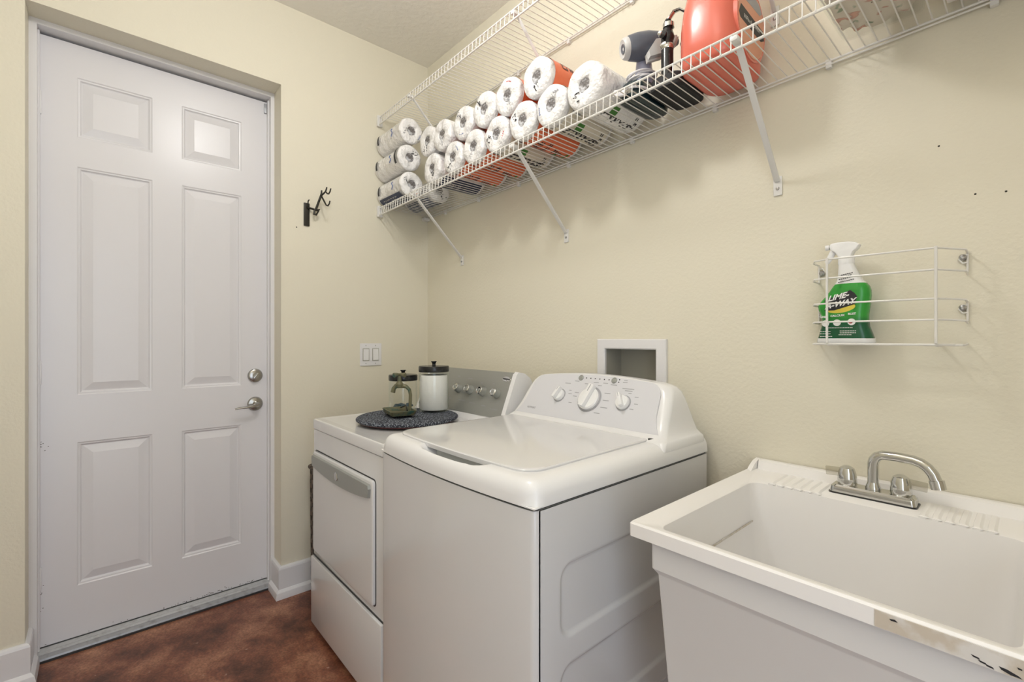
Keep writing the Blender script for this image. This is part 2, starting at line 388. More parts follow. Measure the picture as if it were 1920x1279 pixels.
b = MB(); b.box(-.1095, -.1045, DY0+.024, DY1-.018, .0, .0075); tq = b.build('threshold_shadow_line', M['seam'], bpy.data.objects['trim_2'])  # dark strip standing in for the shadow line under the threshold
rnd = random.Random(11); b = MB()
for k in range(70):
    if k < 34: y, z = rnd.gauss(-1.08, .09), SZ0+.003+abs(rnd.gauss(0, .006))
    elif k < 58: y, z = rnd.uniform(SX0, SX1), SZ0+.002+abs(rnd.gauss(0, .005))
    else: y, z = SX0+.003+abs(rnd.gauss(0, .008)), rnd.choice((rnd.uniform(.08, .28), .815+rnd.gauss(0, .012)))
    if y < SX0 or y > SX1: continue
    a_, c_ = rnd.uniform(.0012, .0032), rnd.uniform(.0008, .002)
    b.add([(FX+.0004, y-a_, z-c_), (FX+.0004, y+a_, z-c_*.6), (FX+.0004, y+a_*.7, z+c_), (FX+.0004, y-a_*.8, z+c_*.7)], [[0, 1, 2, 3]])
o_ = b.build('paint_chips', mat('bare_spot', (.16, .15, .14), .8), door, ang=0); o_['kind'] = 'stuff'

# baseboards (with shoe moulding)
def bb(name, pts):   # pts: polyline of wall line, inside normal to the left side given as (nx, ny) per segment, mitred
    b = MB(); prof = [(0, 0), (.030, 0), (.030, .012), (.026, .030), (.018, .040), (.015, .042), (.015, .134), (.012, .142), (.006, .147), (0, .147)]
    rings = []
    for (x, y, mx, my) in pts: rings.append([(x+mx*d, y+my*d, z) for d, z in prof])
    b.loft(rings); return structure(b.build(name, M['base'], ang=20))
bb('baseboard_left', [(-.114, DY1, 0, -1), (0, DY1, 1, -1), (0, 0, 1, -1)])
bb('baseboard_front', [(-.114, DY0, 0, 1), (0, DY0, 1, 1), (0, YF, 1, 1)])
bb('baseboard_back', [(0.03, 0, 0, -1), (XR, 0, 0, -1)])
bb('baseboard_right', [(XR, -.03, -1, 0), (XR, -1.22, -1, 0)])

# lamp on the ceiling that gives the light
t = thing('ceiling_lamp', (1.33, -.96, ZC), 'round white lamp on the ceiling above the room', 'lamp')
b = MB(); b.lathe([(0, 0), (.16, 0), (.165, -.02), (.15, -.035), (.0, -.035)], (1.33, -.96, ZC-.001), 36); b.build('lamp_base', M['lamp'], t)

# ------------------------------------------------------------------ washer outlet box
t = thing('washer_outlet_box', (1.41, 0, 1.0), 'white recessed utility box in the wall above the top-loading washer', 'outlet box')
b = MB()
fx0, fx1, fz0, fz1 = 1.264, 1.557, .965, 1.231
outer = [(fx0, fz0), (fx1, fz0), (fx1, fz1), (fx0, fz1)]; inn = [(OX0, OZ0), (OX1, OZ0), (OX1, OZ1), (OX0, OZ1)]
def fr(poly, y, k=0):
    s_ = [(1, 1), (-1, 1), (-1, -1), (1, -1)]
    return [(x+k*s_[i][0], y, z+k*s_[i][1]) for i, (x, z) in enumerate(poly)]
b.loft([fr(outer, 0), fr(outer, -.010), fr(outer, -.013, .003), fr(inn, -.013, -.004), fr(inn, -.009, .0), fr(inn, .0)], cap=False)
b.build('frame', M['trim'], t, ang=20)
b = MB(); b.loft([fr(inn, 0, .0008), fr(inn, .094, .0008)], cap=False); b.add(fr(inn, .094, .0008), [[0, 1, 2, 3]])
bx = b.build('recessed_box', M['recess'], t, ang=0)
b = MB(); b.tube([(1.49, .05, 1.01), (1.49, .05, 1.045), (1.49, .02, 1.05)], .011, 10); b.build('valve', M['nickel'], t)

# ------------------------------------------------------------------ light switch
t = thing('light_switch', (0, -.355, 1.146), 'white double switch plate with two rockers on the wall beside the door', 'switch')
b = MB(); b.box(0, .006, -.416, -.294, 1.086, 1.206, .003, 3); b.build('wall_plate', M['trim'], t)
for i, (y, nm, lb) in enumerate(((-.384, 'rocker', 'wide flat dimmer rocker'), (-.330, 'rocker', 'raised rocker lit below'))):
    b = MB(); b.box(.005, .008, y-.0185, y+.0185, 1.112, 1.180, .001); f = b.build('rocker_frame', M['recess'], t)  # frame coloured grey to put the shade around each rocker into it
    b = MB(); b.add([(.006, y-.015, 1.116), (.006, y+.015, 1.116), (.006, y+.015, 1.176), (.006, y-.015, 1.176), (.0085+.004*i, y-.015, 1.116), (.0085+.004*i, y+.015, 1.116), (.0095, y+.015, 1.176), (.0095, y-.015, 1.176)],
          [[0, 1, 5, 4], [1, 2, 6, 5], [2, 3, 7, 6], [3, 0, 4, 7], [4, 5, 6, 7]])
    plab(b.build(nm, M['plast'], t, ang=0), lb)
    for z in (1.098, 1.194):
        b = MB(); b.lathe([(0, .0055), (.003, .0055), (.0028, .0068), (0, .007)], (0, y, z), 10, MX); b.build('screw', M['screw'], t)

# ------------------------------------------------------------------ coat hook on the left wall
t = thing('coat_hook', (0, -.689, 1.845), 'dark bronze branching hook screwed to the wall beside the white door', 'hook')
b = MB(); b.box(0, .007, -.703, -.675, 1.788, 1.902, .003); b.build('back_plate', M['bronze'], t)
b = MB(); b.tube([(.004, -.689, 1.880), (.02, -.672, 1.874), (.034, -.650, 1.866), (.046, -.640, 1.870)], [.006, .005, .0055, .003], 8)
b.tube([(.030, -.660, 1.870), (.030, -.662, 1.845), (.036, -.655, 1.842), (.044, -.643, 1.866)], [.004, .006, .005, .003], 8)
b.tube([(.004, -.689, 1.872), (.012, -.686, 1.880), (.020, -.688, 1.895), (.024, -.688, 1.908), (.028, -.684, 1.914)], [.004, .0035, .003, .003, .0028], 8)
b.build('arm', M['bronze'], t)
b = MB(); b.tube([(.030, -.655, 1.866), (.056, -.636, 1.943), (.057, -.635, 1.963)], [.006, .005, .0035], 8)
b.tube([(.055, -.637, 1.937), (.068, -.628, 1.910), (.079, -.621, 1.888), (.086, -.616, 1.884), (.093, -.611, 1.893), (.096, -.609, 1.908)], [.0045, .004, .0038, .0036, .0034, .003], 8)
b.tube([(.056, -.636, 1.938), (.066, -.629, 1.946), (.076, -.623, 1.955), (.079, -.620, 1.968), (.081, -.619, 1.976)], [.0045, .004, .0038, .0034, .003], 8)
b.tube([(.076, -.623, 1.955), (.083, -.617, 1.944), (.090, -.613, 1.942), (.096, -.609, 1.952), (.100, -.606, 1.968)], [.0035, .0035, .0035, .0032, .003], 8)
b.build('swing_hook', M['bronze'], t)
b = MB(); b.lathe([(0, 0), (.003, 0), (.002, .002), (0, .002)], (0, -.735, 1.776), 8, MX); tag(b.build('wall_nail', M['bronze']), 'tiny dark nail head in the wall left of the bronze hook', 'nail')

# ------------------------------------------------------------------ wire shelves
def shelf(prefix_label, zf, tilt, brackets, x1, dz_back, bw):
    # local frame: x along wall from the corner, y toward wall (0 at wall), z 0 at deck front top
    root = thing('wire_shelf', (0, 0, zf), prefix_label, 'shelf'); root.rotation_euler = (0, -math.atan(tilt), 0)
    L = x1; Yf = -.31
    def bl(mb, name, m, **k): 
        o = mb.build(name, m, None, **k); o.parent = root; return o
    rails = [('back_rail', -.012, dz_back, .0032), ('front_rail', Yf, 0, .0032), ('lip_rail', Yf-.003, -.040, .0035), ('back_rail', -.012, dz_back-.009, .0025)]
    for nm, y, z, r in rails:
        b = MB(); b.tube([(.012, y, z), (L, y, z)], r, 8); bl(b, nm, M['wire'])
    wm = MB(); wm.tube([(0, -.010, dz_back+.003), (0, Yf+.004, .003), (0, Yf-.003, .000), (0, Yf-.006, -.040)], .0016, 6, cap=False)
    first = bl(wm, 'deck_wire', M['wire']); first.location.x = .026
    n = int((L-.03)/.0254)
    for i in range(1, n):
        c = first.copy(); COL.objects.link(c); c.parent = root; c.location.x = .026+i*.0254
    b = MB(); b.box(.0, .016, Yf-.012, Yf+.018, -.048, .012, .004); bl(b, 'end_bracket', M['wireedge'])
    b = MB(); b.box(.0, .030, -.040, -.002, dz_back-.022, dz_back-.004, .003); bl(b, 'end_bracket', M['wireedge'])
    for x in brackets:
        a = Vector((x, Yf+.020, -.014)); e = Vector((x-.012, -.006, -.285))
        s = MB(); d = (e-a); Lg = d.length; q = d.to_track_quat('Z', 'X').to_matrix().to_4x4(); q = Matrix.Translation((a+e)/2) @ q
        ux = Matrix(((q[0][0], q[0][1], q[0][2], q[0][3]), (q[1][0], q[1][1], q[1][2], q[1][3]), (q[2][0], q[2][1], q[2][2], q[2][3]), (0, 0, 0, 1)))
        s.obox(ux, .007, bw, Lg, .002)
        s.obox(Matrix.Translation((a.x, a.y-.012, a.z+.002)), .019, .03, .012, .003)
        br = bl(s, 'support_brace', M['wireedge'])
        s = MB(); s.box(e.x-.0115, e.x+.0115, -.005, 0, e.z-.040, e.z+.014, .0015); fp = s.build('foot_plate', M['wireedge']); fp.parent = br
        s = MB(); s.lathe([(0, 0), (.005, 0), (.004, .003), (0, .0035)], (e.x, -.005, e.z-.020), 12, Matrix.Rotation(R(90), 4, 'X')); sc = s.build('screw', M['screw']); sc.parent = br
    x = .2
    while x < L:
        s = MB(); s.box(x-.007, x+.007, -.014, 0, dz_back-.018, dz_back+.006, .002); bl(s, 'wall_clip', M['wireedge']); x += .305
    return root
TL = .0125
zl = 1.944
shelf('lower white wire shelf holding paper towels and the coral jug', zl, TL, [.363, 1.106, 1.912], 3.03, -.002, .0155)
zu = 2.438
shelf('upper empty white wire shelf below the ceiling', zu, .010, [.337, 1.112, 1.905], 3.03, .016, .011)
def zdeck(x): return zl + TL*x + .0055

# ------------------------------------------------------------------ paper towel rolls
RR, RL = .0703, .278
def cyl_text(mb, txt, size, y, a0, rr, along=True, bold=0, shear=0):
    vs, fs = text_mesh(txt, size, bold=bold, shear=shear) if isinstance(txt, str) else glyph_mesh(txt, size, int(y*1000))
    out = []
    for (u, v, _) in vs:
        if along: yy = y-u; a = a0-v/rr
        else: yy = y-v; a = a0+u/rr
        out.append((rr*math.sin(a), yy, -rr*math.cos(a)))   # a=0 is straight down
    mb.add(out, fs)
def cyl_patch(mb, y0, y1, a0, a1, rr, n=10):
    mb.grid([a0+(a1-a0)*k/n for k in range(n+1)], [y0, y1], lambda a, y: (rr*math.sin(a), y, -rr*math.cos(a)))
def roll(kind, seed, plump=1.0):
    rnd = random.Random(seed)
    root = link(bpy.data.objects.new('paper_towel_roll', None)); root.empty_display_size = .05
    r = RR*plump
    P = []
    n = 40
    def lobe(a, rad, y):   # slightly crumpled film
        return 1+.012*math.sin(3*a+seed)+.008*math.sin(7*a+2*seed)
    prof = [(.0215, .045), (.0205, .012), (.0225, .004), (.030, .0015), (.045, .0), (.058, .001), (.0665, .0045), (.0705, .011), (r, .022), (r, RL-.02), (.066, RL-.004), (.05, RL), (.022, RL-.001), (.02, RL-.02)]
    b = MB(); rings = []
    for (rad, y) in prof:
        rad = rad*(plump if rad > .03 else 1)
        rings.append([(rad*lobe(2*PI*k/n, rad, y)*math.sin(2*PI*k/n), y+(.0016*math.sin(5*(2*PI*k/n)+seed) if y < .02 else 0), -rad*lobe(2*PI*k/n, rad, y)*math.cos(2*PI*k/n)) for k in range(n)])
    b.loft(rings, cap=False)
    w_ = b.build('wrapped_roll', M['film'], None, ang=60); w_.parent = root
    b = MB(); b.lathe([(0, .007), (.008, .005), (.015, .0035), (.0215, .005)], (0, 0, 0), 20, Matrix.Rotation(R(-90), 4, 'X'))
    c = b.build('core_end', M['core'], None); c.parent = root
    rr = r*1.022+.0006
    if kind in ('orange', 'orange_top'):
        b = MB(); cyl_patch(b, .028, RL-.022, 0, 2*PI, rr, 40); s = b.build('printed_sleeve', M['filmo'], None, ang=60); s.parent = root; plab(s, 'orange printed sleeve')
        b = MB()
        for a0 in (R(-28), R(150)):
            cyl_text(b, 5, .040, .085, a0+.15, rr+.0012, along=False, bold=.0016); cyl_text(b, 6, .034, .125, a0+.20, rr+.0012, along=False, bold=.0014)
            cyl_text(b, 7, .014, .205, a0, rr+.0012, along=True, bold=.001)
            for q in range(5): cyl_patch(b, .165+.012*q, .172+.012*q, a0+.35, a0+.75-.05*q, rr+.0008, 4)
        s = b.build('print', M['ink'], None, ang=0); s.parent = root
        b = MB(); cyl_patch(b, .190, .204, R(-38), R(-8), rr+.0009); cyl_patch(b, .235, .246, R(-20), R(12), rr+.0009); s = b.build('print', M['inkg'], None, ang=0); s.parent = root
    elif kind == 'green':
        b = MB(); cyl_patch(b, .028, RL-.022, 0, 2*PI, rr, 40); s = b.build('printed_sleeve', M['filmg'], None, ang=60); s.parent = root; plab(s, 'beige printed sleeve')
        b = MB(); cyl_patch(b, .095, .128, R(18), R(48), rr+.0008); s = b.build('print', M['inkg'], None, ang=0); s.parent = root
        b = MB(); cyl_text(b, 'SPARKLE', .042, .150, R(12), rr+.0014, along=True, bold=.0018, shear=.3); cyl_text(b, 4, .030, .232, R(20), rr+.0012, along=False, bold=.0010)
        for q in range(4): cyl_patch(b, .06+.009*q, .065+.009*q, R(-25), R(-25+20-3*q), rr+.0008, 4)
        s = b.build('print', M['ink'], None, ang=0); s.parent = root
        b = MB(); cyl_patch(b, .045, .085, R(60), R(95), rr+.0009); s = b.build('print', M['inkgrey'], None, ang=0); s.parent = root
    elif kind == 'navy':
        b = MB(); cyl_patch(b, .035, RL-.022, R(-55), R(55), rr, 16); s = b.build('printed_sleeve', M['filmn'], None, ang=60); s.parent = root; plab(s, 'navy blue printed band under the roll')
        b = MB(); cyl_text(b, 6, .040, .15, R(-32), rr+.0012, along=True, bold=.0012); cyl_text(b, 5, .03, .10, R(20), rr+.0012, along=True, bold=.0010); s = b.build('print', M['inkgrey'], None, ang=0); s.parent = root
    if kind in ('plain', 'navy', 'band'):
        b = MB()
        for s_ in (-1, 1):
            a0 = R(-115) if s_ < 0 else R(75)
            cyl_patch(b, RL-.045, RL-.028, a0, a0+R(42), rr+.0008)
        s = b.build('print', M['ink'], None, ang=0); s.parent = root; plab(s, 'black label bar')
        b = MB()
        for a0 in (R(-105), R(95)):
            b.tube([((rr+.001)*math.sin(a0+.28*k/8-.0), .085+.008*math.sin(k*1.1), -(rr+.001)*math.cos(a0+.55*k/8)) if False else ((rr+.001)*math.sin(a0+.55*k/8), .085+.007*math.sin(k*1.0), -(rr+.001)*math.cos(a0+.55*k/8)) for k in range(9)], .0022, 5)
        s = b.build('print', M['inkb'], None, ang=0); s.parent = root; plab(s, 'small blue wavy emblem')
    if kind == 'band':
        b = MB(); cyl_patch(b, .028, .045, R(-140), R(-60), rr+.0009); s = b.build('print', M['ink'], None, ang=0); s.parent = root; plab(s, 'black label bar')
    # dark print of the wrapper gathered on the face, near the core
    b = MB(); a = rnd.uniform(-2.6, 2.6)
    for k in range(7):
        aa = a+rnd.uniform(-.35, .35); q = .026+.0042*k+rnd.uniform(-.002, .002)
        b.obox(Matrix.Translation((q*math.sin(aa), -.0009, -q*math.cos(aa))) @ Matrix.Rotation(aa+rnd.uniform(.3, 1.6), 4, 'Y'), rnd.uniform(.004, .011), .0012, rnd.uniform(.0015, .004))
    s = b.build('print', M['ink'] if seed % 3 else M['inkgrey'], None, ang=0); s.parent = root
    if seed % 2:
        b = MB(); a += 2.2
        for k in range(4):
            aa = a+k*.16; q = .050; b.obox(Matrix.Translation((q*math.sin(aa), -.0006, -q*math.cos(aa))) @ Matrix.Rotation(aa, 4, 'Y'), .005, .0012, .0025)
        s = b.build('print', [M['inkr'], M['inkb']][seed % 4 // 2], None, ang=0); s.parent = root
    return root
protos = {}
def place_roll(kind, x, y, z, rotz, label, tilt=0, plump=1.0, seed=0):
    o = roll(kind, seed, plump)
    o.location = (x, y, z); o.rotation_euler = (0, tilt, rotz)
    tag(o, label, 'paper towels', 'wrapped paper towel rolls on the lower wire shelf')
Yr = -.298
zb = lambda x: zdeck(x)+RR*1.022
# three rolls lying along the left wall, ends toward the right
P3R = .935; Z0 = zdeck(.15)+RR*1.022*P3R
place_roll('navy', .284, -.262, Z0, R(90), 'bottom roll of the three stacked lengthwise at the shelf corner, navy underside', seed=1, plump=P3R)
place_roll('band', .280, -.272, Z0+.1355, R(90), 'middle roll of the three stacked lengthwise at the shelf corner', seed=2, plump=P3R)
place_roll('plain', .286, -.266, Z0+.271, R(90), 'topmost roll of the three stacked lengthwise at the shelf corner', seed=3, plump=P3R)
place_roll('navy', .296, -.105, Z0, R(90), 'navy-banded roll hidden behind the lengthwise stack, seen from below through the wires', seed=5, plump=P3R)
bot = [(.520, 'navy', 1.0), (.690, 'orange', 1.0), (.840, 'orange', 1.0), (.990, 'green', 1.0), (1.140, 'orange', 1.0), (1.284, 'green', 1.0), (1.436, 'green', 1.05)]
nth = ['first', 'second', 'third', 'fourth', 'fifth', 'sixth', 'seventh']
top = [(.605, 'plain'), (.762, 'plain'), (.912, 'orange'), (1.050, 'orange'), (1.214, 'orange')]
for i, (x, k, p_) in enumerate(bot):
    lb = '%s roll from the left in the bottom row facing out' % nth[i]
    if i == 6: lb = 'plump clear-wrapped roll at the right end, beside the grey steamer'
    place_roll(k, x, Yr-(.005 if i == 6 else 0), zdeck(x)+RR*p_*1.022, 0, lb, seed=10+i, plump=p_)
for i, (x, k) in enumerate(top):
    lb = '%s roll from the left in the top row facing out' % nth[i]
    if i == 4: lb = 'orange-sleeved roll at the right end of the top row'
    place_roll(k, x, Yr+.004*(i % 2), zdeck(x)+RR*1.022+.1275, 0, lb, seed=30+i)
place_roll('plain', .460, Yr+.012, zdeck(.466)+RR*1.022+.151, 0, 'roll squeezed above the bottom row beside the lengthwise stack', seed=40)
# small purple packet behind the rolls
b = MB(); b.obox(Matrix.Translation((.43, -.10, zdeck(.4)+.335)) @ Matrix.Rotation(R(20), 4, 'Y'), .06, .04, .06, .006)
t = thing('small_packet', (.43, -.10, zdeck(.4)+.30), 'small purple packet with a gold cap tucked behind the topmost rolls', 'packet')
b.build('packet_body', mat('purple_pack', (.12, .07, .18), .4), t)
b = MB(); b.lathe([(0, 0), (.012, 0), (.010, .016), (0, .017)], (.418, -.11, zdeck(.4)+.365), 12); b.build('cap', mat('gold_cap', (.45, .30, .06), .3, metal=.7), t)

# ------------------------------------------------------------------ grey garment steamer
zs_ = zdeck(1.55)
t = thing('garment_steamer', (1.56, -.15, zs_), 'grey handheld steamer with dark tank standing on the wire shelf', 'steamer')
def srings(levels, n=6):
    out = []
    for (cx, cy, z, w_, d_, r_) in levels:
        out.append([(cx+px, cy+py, z) for px, py in rrect(w_, d_, min(r_, w_/2-.0005, d_/2-.0005), n)])
    return out
b = MB(); b.loft(srings([(1.560, -.148, zs_, .066, .178, .03), (1.560, -.148, zs_+.004, .080, .196, .036), (1.560, -.148, zs_+.030, .084, .200, .038), (1.560, -.145, zs_+.055, .078, .180, .036), (1.560, -.14, zs_+.07, .060, .12, .028)]))
b.build('water_tank', M['teal'], t)
b = MB(); b.lathe([(0, 0), (.030, 0), (.032, .03), (.026, .06), (.022, .10), (.024, .115), (0, .115)], (1.560, -.150, zs_+.065), 20); b.build('neck', mat('lilac_plastic', (.40, .40, .52), .3), t)
# head: ovoid along x, nose ring at left
P0 = Vector((1.537, -.228, zs_+.170)); P1 = Vector((1.640, -.085, zs_+.205)); ax = (P1-P0)
b = MB(); prof = [(.0, .022), (.03, .030), (.10, .036), (.25, .041), (.45, .042), (.65, .036), (.85, .024), (1.0, .010)]
q = ax.to_track_quat('Z', 'Y').to_matrix().to_4x4()
b.lathe([(r_, f_*ax.length) for f_, r_ in prof], tuple(P0), 24, q); hd = b.build('head', M['bluegrey'], t)
b = MB(); b.lathe([(.0165, -.001), (.026, -.004), (.031, .002), (.0335, .014), (.032, .018)], tuple(P0), 24, q); b.build('nose_ring', M['ltgrey'], hd)
b = MB(); b.lathe([(0, .0), (.014, -.003), (.014, .003), (0, .003)], tuple(P0), 20, q); b.build('nozzle', M['bluegrey'], hd)
b = MB(); pts = [(0, 0), (.075, .004), (.070, -.020), (.030, -.052), (-.012, -.058), (-.020, -.035)]
u = ax.normalized(); vv = Vector((.1, .1, 1)).normalized(); nn = u.cross(vv).normalized(); o_ = P0+ax*.50+Vector((0, 0, -.004))
b.prism(pts, lambda p: (o_+u*p[0]+vv*p[1]+nn*.030)[:], lambda p: (o_+u*p[0]*.9+vv*p[1]*.9+nn*.042)[:])
b.prism(pts, lambda p: (o_+u*p[0]*1.06+vv*p[1]*1.10+nn*.018)[:], lambda p: (o_+u*p[0]*1.06+vv*p[1]*1.10+nn*.030)[:])
b.build('soleplate', M['ltgrey'], hd, ang=20)
b = MB(); cpt = []
for k in range(150):
    a = 2*PI*k/22; rr_ = .038+.006*math.sin(k*.37); cpt.append((1.556+rr_*math.cos(a)*.95, -.155+rr_*math.sin(a)*1.25, zs_+.080+.030*k/150+.010*math.sin(a*1.0+.6)))
b.tube(cpt, .0032, 6); b.build('coiled_cord', M['cord'], t)
b = MB(); ring_ = [(1.560+px, -.150+py, zs_+.026) for px, py in rrect(.094, .208, .045, 8)]
b.tube(ring_, .0035, 6, closed=True)
b.build('cord_loop', M['cord'], t)
b = MB(); b.obox(Matrix.Translation((1.548, -.262, zs_+.016)) @ Matrix.Rotation(R(15), 4, 'Y'), .046, .012, .020, .004); pl = b.build('plug', M['cord'], t)
b = MB()
for s_ in (-1, 1): b.box(1.571, 1.589, -.263+.005*s_, -.261+.005*s_, zs_+.008, zs_+.013)
b.build('prong', M['chrome'], pl)

# ------------------------------------------------------------------ black tool with upright tube
zk = zdeck(1.67)
t = thing('black_tool', (1.67, -.13, zk), 'black upright tube tool with silver collar, between steamer and coral jug', 'tool')
b = MB(); b.loft(srings([(1.664, -.130, zk, .098, .160, .03), (1.664, -.130, zk+.004, .108, .172, .035), (1.664, -.130, zk+.035, .108, .172, .035), (1.664, -.130, zk+.045, .090, .150, .030)]))
b.build('base', M['blackm'], t)
b = MB(); b.tube([(1.718, -.19, zk+.03), (1.727, -.175, zk+.012), (1.729, -.14, zk+.009), (1.727, -.105, zk+.012), (1.714, -.09, zk+.03)], .0055, 8); b.build('carry_loop', M['black'], t)
b = MB(); b.lathe([(0, 0), (.0175, 0), (.0175, .130), (.0165, .136), (0, .136)], (1.668, -.195, zk+.035), 20); tb = b.build('tube', M['black'], t)
b = MB(); b.lathe([(.0178, 0), (.0188, .002), (.0188, .012), (.0178, .014)], (1.668, -.195, zk+.118), 20); b.lathe([(.012, 0), (.0165, .0), (.0165, .012), (.012, .013)], (1.672, -.195, zk+.182), 20)
b.obox(Matrix.Translation((1.665, -.212, zk+.130)) @ Matrix.Rotation(R(-20), 4, 'Y'), .020, .006, .014, .004); b.build('silver_collar', M['chrome'], tb)
b = MB(); b.lathe([(0, 0), (.0155, 0), (.019, .012), (.016, .024), (.013, .03), (.015, .05), (.008, .066), (0, .066)], (1.670, -.195, zk+.142), 18)
b.lathe([(0, 0), (.010, 0), (.011, .008), (0, .012)], (1.668, -.214, zk+.155), 14, Matrix.Rotation(R(90), 4, 'X')); b.build('handle_grip', M['black'], t)
b = MB(); b.lathe([(0, 0), (.007, 0), (.009, .006), (.006, .012), (0, .013)], (1.660, -.214, zk+.160), 14, Matrix.Rotation(R(90), 4, 'X')); b.build('silver_knob', M['chrome'], t)
b = MB(); b.tube([(1.672, -.195, zk+.205), (1.690, -.195, zk+.222), (1.706, -.192, zk+.222), (1.724, -.188, zk+.205), (1.738, -.185, zk+.180), (1.742, -.185, zk+.155)], .0085, 8, flat=.4); b.build('chrome_hook', M['chrome'], t)
b = MB()
for k in range(7): b.lathe([(0, 0), (.013, .004), (.015, .012), (.011, .022), (0, .024)], (1.700+.006*math.sin(k*2.1), -.135+.006*math.cos(k*1.7), zk+.046+k*.0185), 10)
tag(b.build('floral_pouch', M['floral']), 'dark floral cloth pouch with pink flowers, beside the black tube', 'pouch')

# ------------------------------------------------------------------ coral detergent jug
zj = zdeck(1.80)
t = thing('detergent_jug', (1.802, -.135, zj), 'large coral red laundry detergent jug on the wire shelf', 'jug')
b = MB(); lv_ = [(0, .134, .205, .045), (.004, .150, .222, .050), (.015, .158, .232, .055), (.06, .162, .236, .058), (.12, .160, .234, .060), (.17, .152, .222, .062), (.215, .138, .198, .060), (.25, .118, .160, .052), (.285, .090, .115, .040), (.305, .070, .080, .033)]
b.loft(srings([(1.802, -.137-.012*min(1, z_/.25), zj+z_, w_, d_, r_) for z_, w_, d_, r_ in lv_], 8)); b.build('body', M['coral'], t, ang=70)
b = MB(); b.lathe([(0, 0), (.033, 0), (.034, .03), (.031, .036), (0, .037)], (1.802, -.150, zj+.303), 28); b.build('cap', M['coral'], t)
def jl(poly, d0, d1, m, nm, par):
    b = MB(); b.prism(poly, lambda p: (1.802+d0, -.137+p[0], zj+p[1]), lambda p: (1.802+d1, -.137+p[0], zj+p[1])); return b.build(nm, m, par, ang=30)
ov = [(.092*math.cos(a), .112+.100*math.sin(a)) for a in [2*PI*k/36 for k in range(36)]]
l0 = jl(ov, .070, .0822, M['coral'], 'label_rim', t)
l1 = jl([(x_*.92, .112+(z_-.112)*.92) for x_, z_ in ov], .078, .0830, M['coral2'], 'label', t)
jl([(-.070, .172), (-.052, .188), (.0, .193), (.050, .184), (.068, .168), (.052, .156), (0, .158), (-.052, .158)], .082, .0834, M['inkgrey'], 'print', l1)
jl([(-.082, .110), (-.070, .135), (.076, .122), (.084, .100), (.06, .088), (-.074, .098)], .082, .0834, M['ink'], 'print', l1)
vs, fs = glyph_mesh(12, .014, 4)
b = MB(); b.add([(1.802+.0838, -.137+u_, zj+.112+v_) for u_, v_, _ in vs], fs); b.build('print', M['inkw'], l1, ang=0)

# ------------------------------------------------------------------ clear bin with cloth, white box
zn = zdeck(2.15)
t = thing('storage_bin', (2.15, -.16, zn), 'clear plastic bin of folded printed cloth at the right end of the shelf', 'bin')
b = MB(); b.loft(srings([(2.152, -.170, zn, .155, .230, .02), (2.152, -.170, zn+.17, .190, .270, .025), (2.152, -.170, zn+.174, .206, .286, .03), (2.152, -.170, zn+.174, .188, .268, .025), (2.152, -.170, zn+.003, .150, .225, .02)], 4)); b.build('bin_shell', M['bin'], t)
tc_ = thing('folded_cloth', (2.15, -.17, zn+.004), 'bunched white cloth printed with pink and green flowers inside the clear bin', 'cloth')
def cl(u, v):
    a = u*2*PI; k = v; rad = min(1, math.sin(k*PI)*2.6+.02)
    ex = .073*rad*(abs(math.cos(a))**.6)*(1 if math.cos(a) > 0 else -1); ey = .106*rad*(abs(math.sin(a))**.6)*(1 if math.sin(a) > 0 else -1)
    wv = 1+.04*math.sin(7*a+9*k)+.03*math.sin(13*a-5*k)
    return (2.152+ex*wv, -.170+ey*wv, zn+.006+.135*(1-math.cos(k*PI))/2+.004*math.sin(11*a)*rad*(0 if k < .08 else 1))
b = MB(); b.grid([i/60 for i in range(61)], [j/24 for j in range(25)], cl); b.build('cloth_bundle', M['cloth'], tc_, ang=80)
t = thing('white_box', (2.43, -.16, zn), 'plain white box beside the clear bin, at the frame edge', 'box')
b = MB(); b.box(2.262, 2.60, -.30, -.030, zn+.009, zn+.15, .003); bo = b.build('box_body', M['boxw'], t)
b = MB(); b.box(2.259, 2.603, -.303, -.027, zn+.15, zn+.175, .002); b.build('lid', M['boxw'], t)

# ------------------------------------------------------------------ wicker hamper
t = thing('wicker_hamper', (.19, -.5, 0), 'dark woven hamper between the dryer and the left wall', 'hamper')
b = MB()
def hm(u, v):
    pts = rrect(.27, .40, .02, 4); n_ = len(pts); k = int(u) % n_; f_ = u-int(u); a, c = pts[k], pts[(k+1) % n_]
    x_, y_ = a[0]+(c[0]-a[0])*f_, a[1]+(c[1]-a[1])*f_; s_ = 1+.012*math.sin(u*6+v*90)
    return (.178+x_*s_*(.96+.04*v/.6), -.49+y_*s_*(.98+.02*v/.6), v)
nn_ = len(rrect(.27, .40, .02, 4))
us = [k*.25 for k in range(nn_*4+1)]
b.grid(us, [i*.0155 for i in range(40)], hm); b.box(.065, .291, -.675, -.305, .0, .01); b.build('woven_body', M['wicker'], t)
b = MB(); b.tube([(.178+x_, -.49+y_, .612) for x_, y_ in rrect(.272, .402, .02, 4)], .010, 8, closed=True); b.build('rim', M['wicker'], t)
b = MB(); b.box(.05, .306, -.68, -.30, .606, .618, .004); b.build('lid', M['wicker'], t)

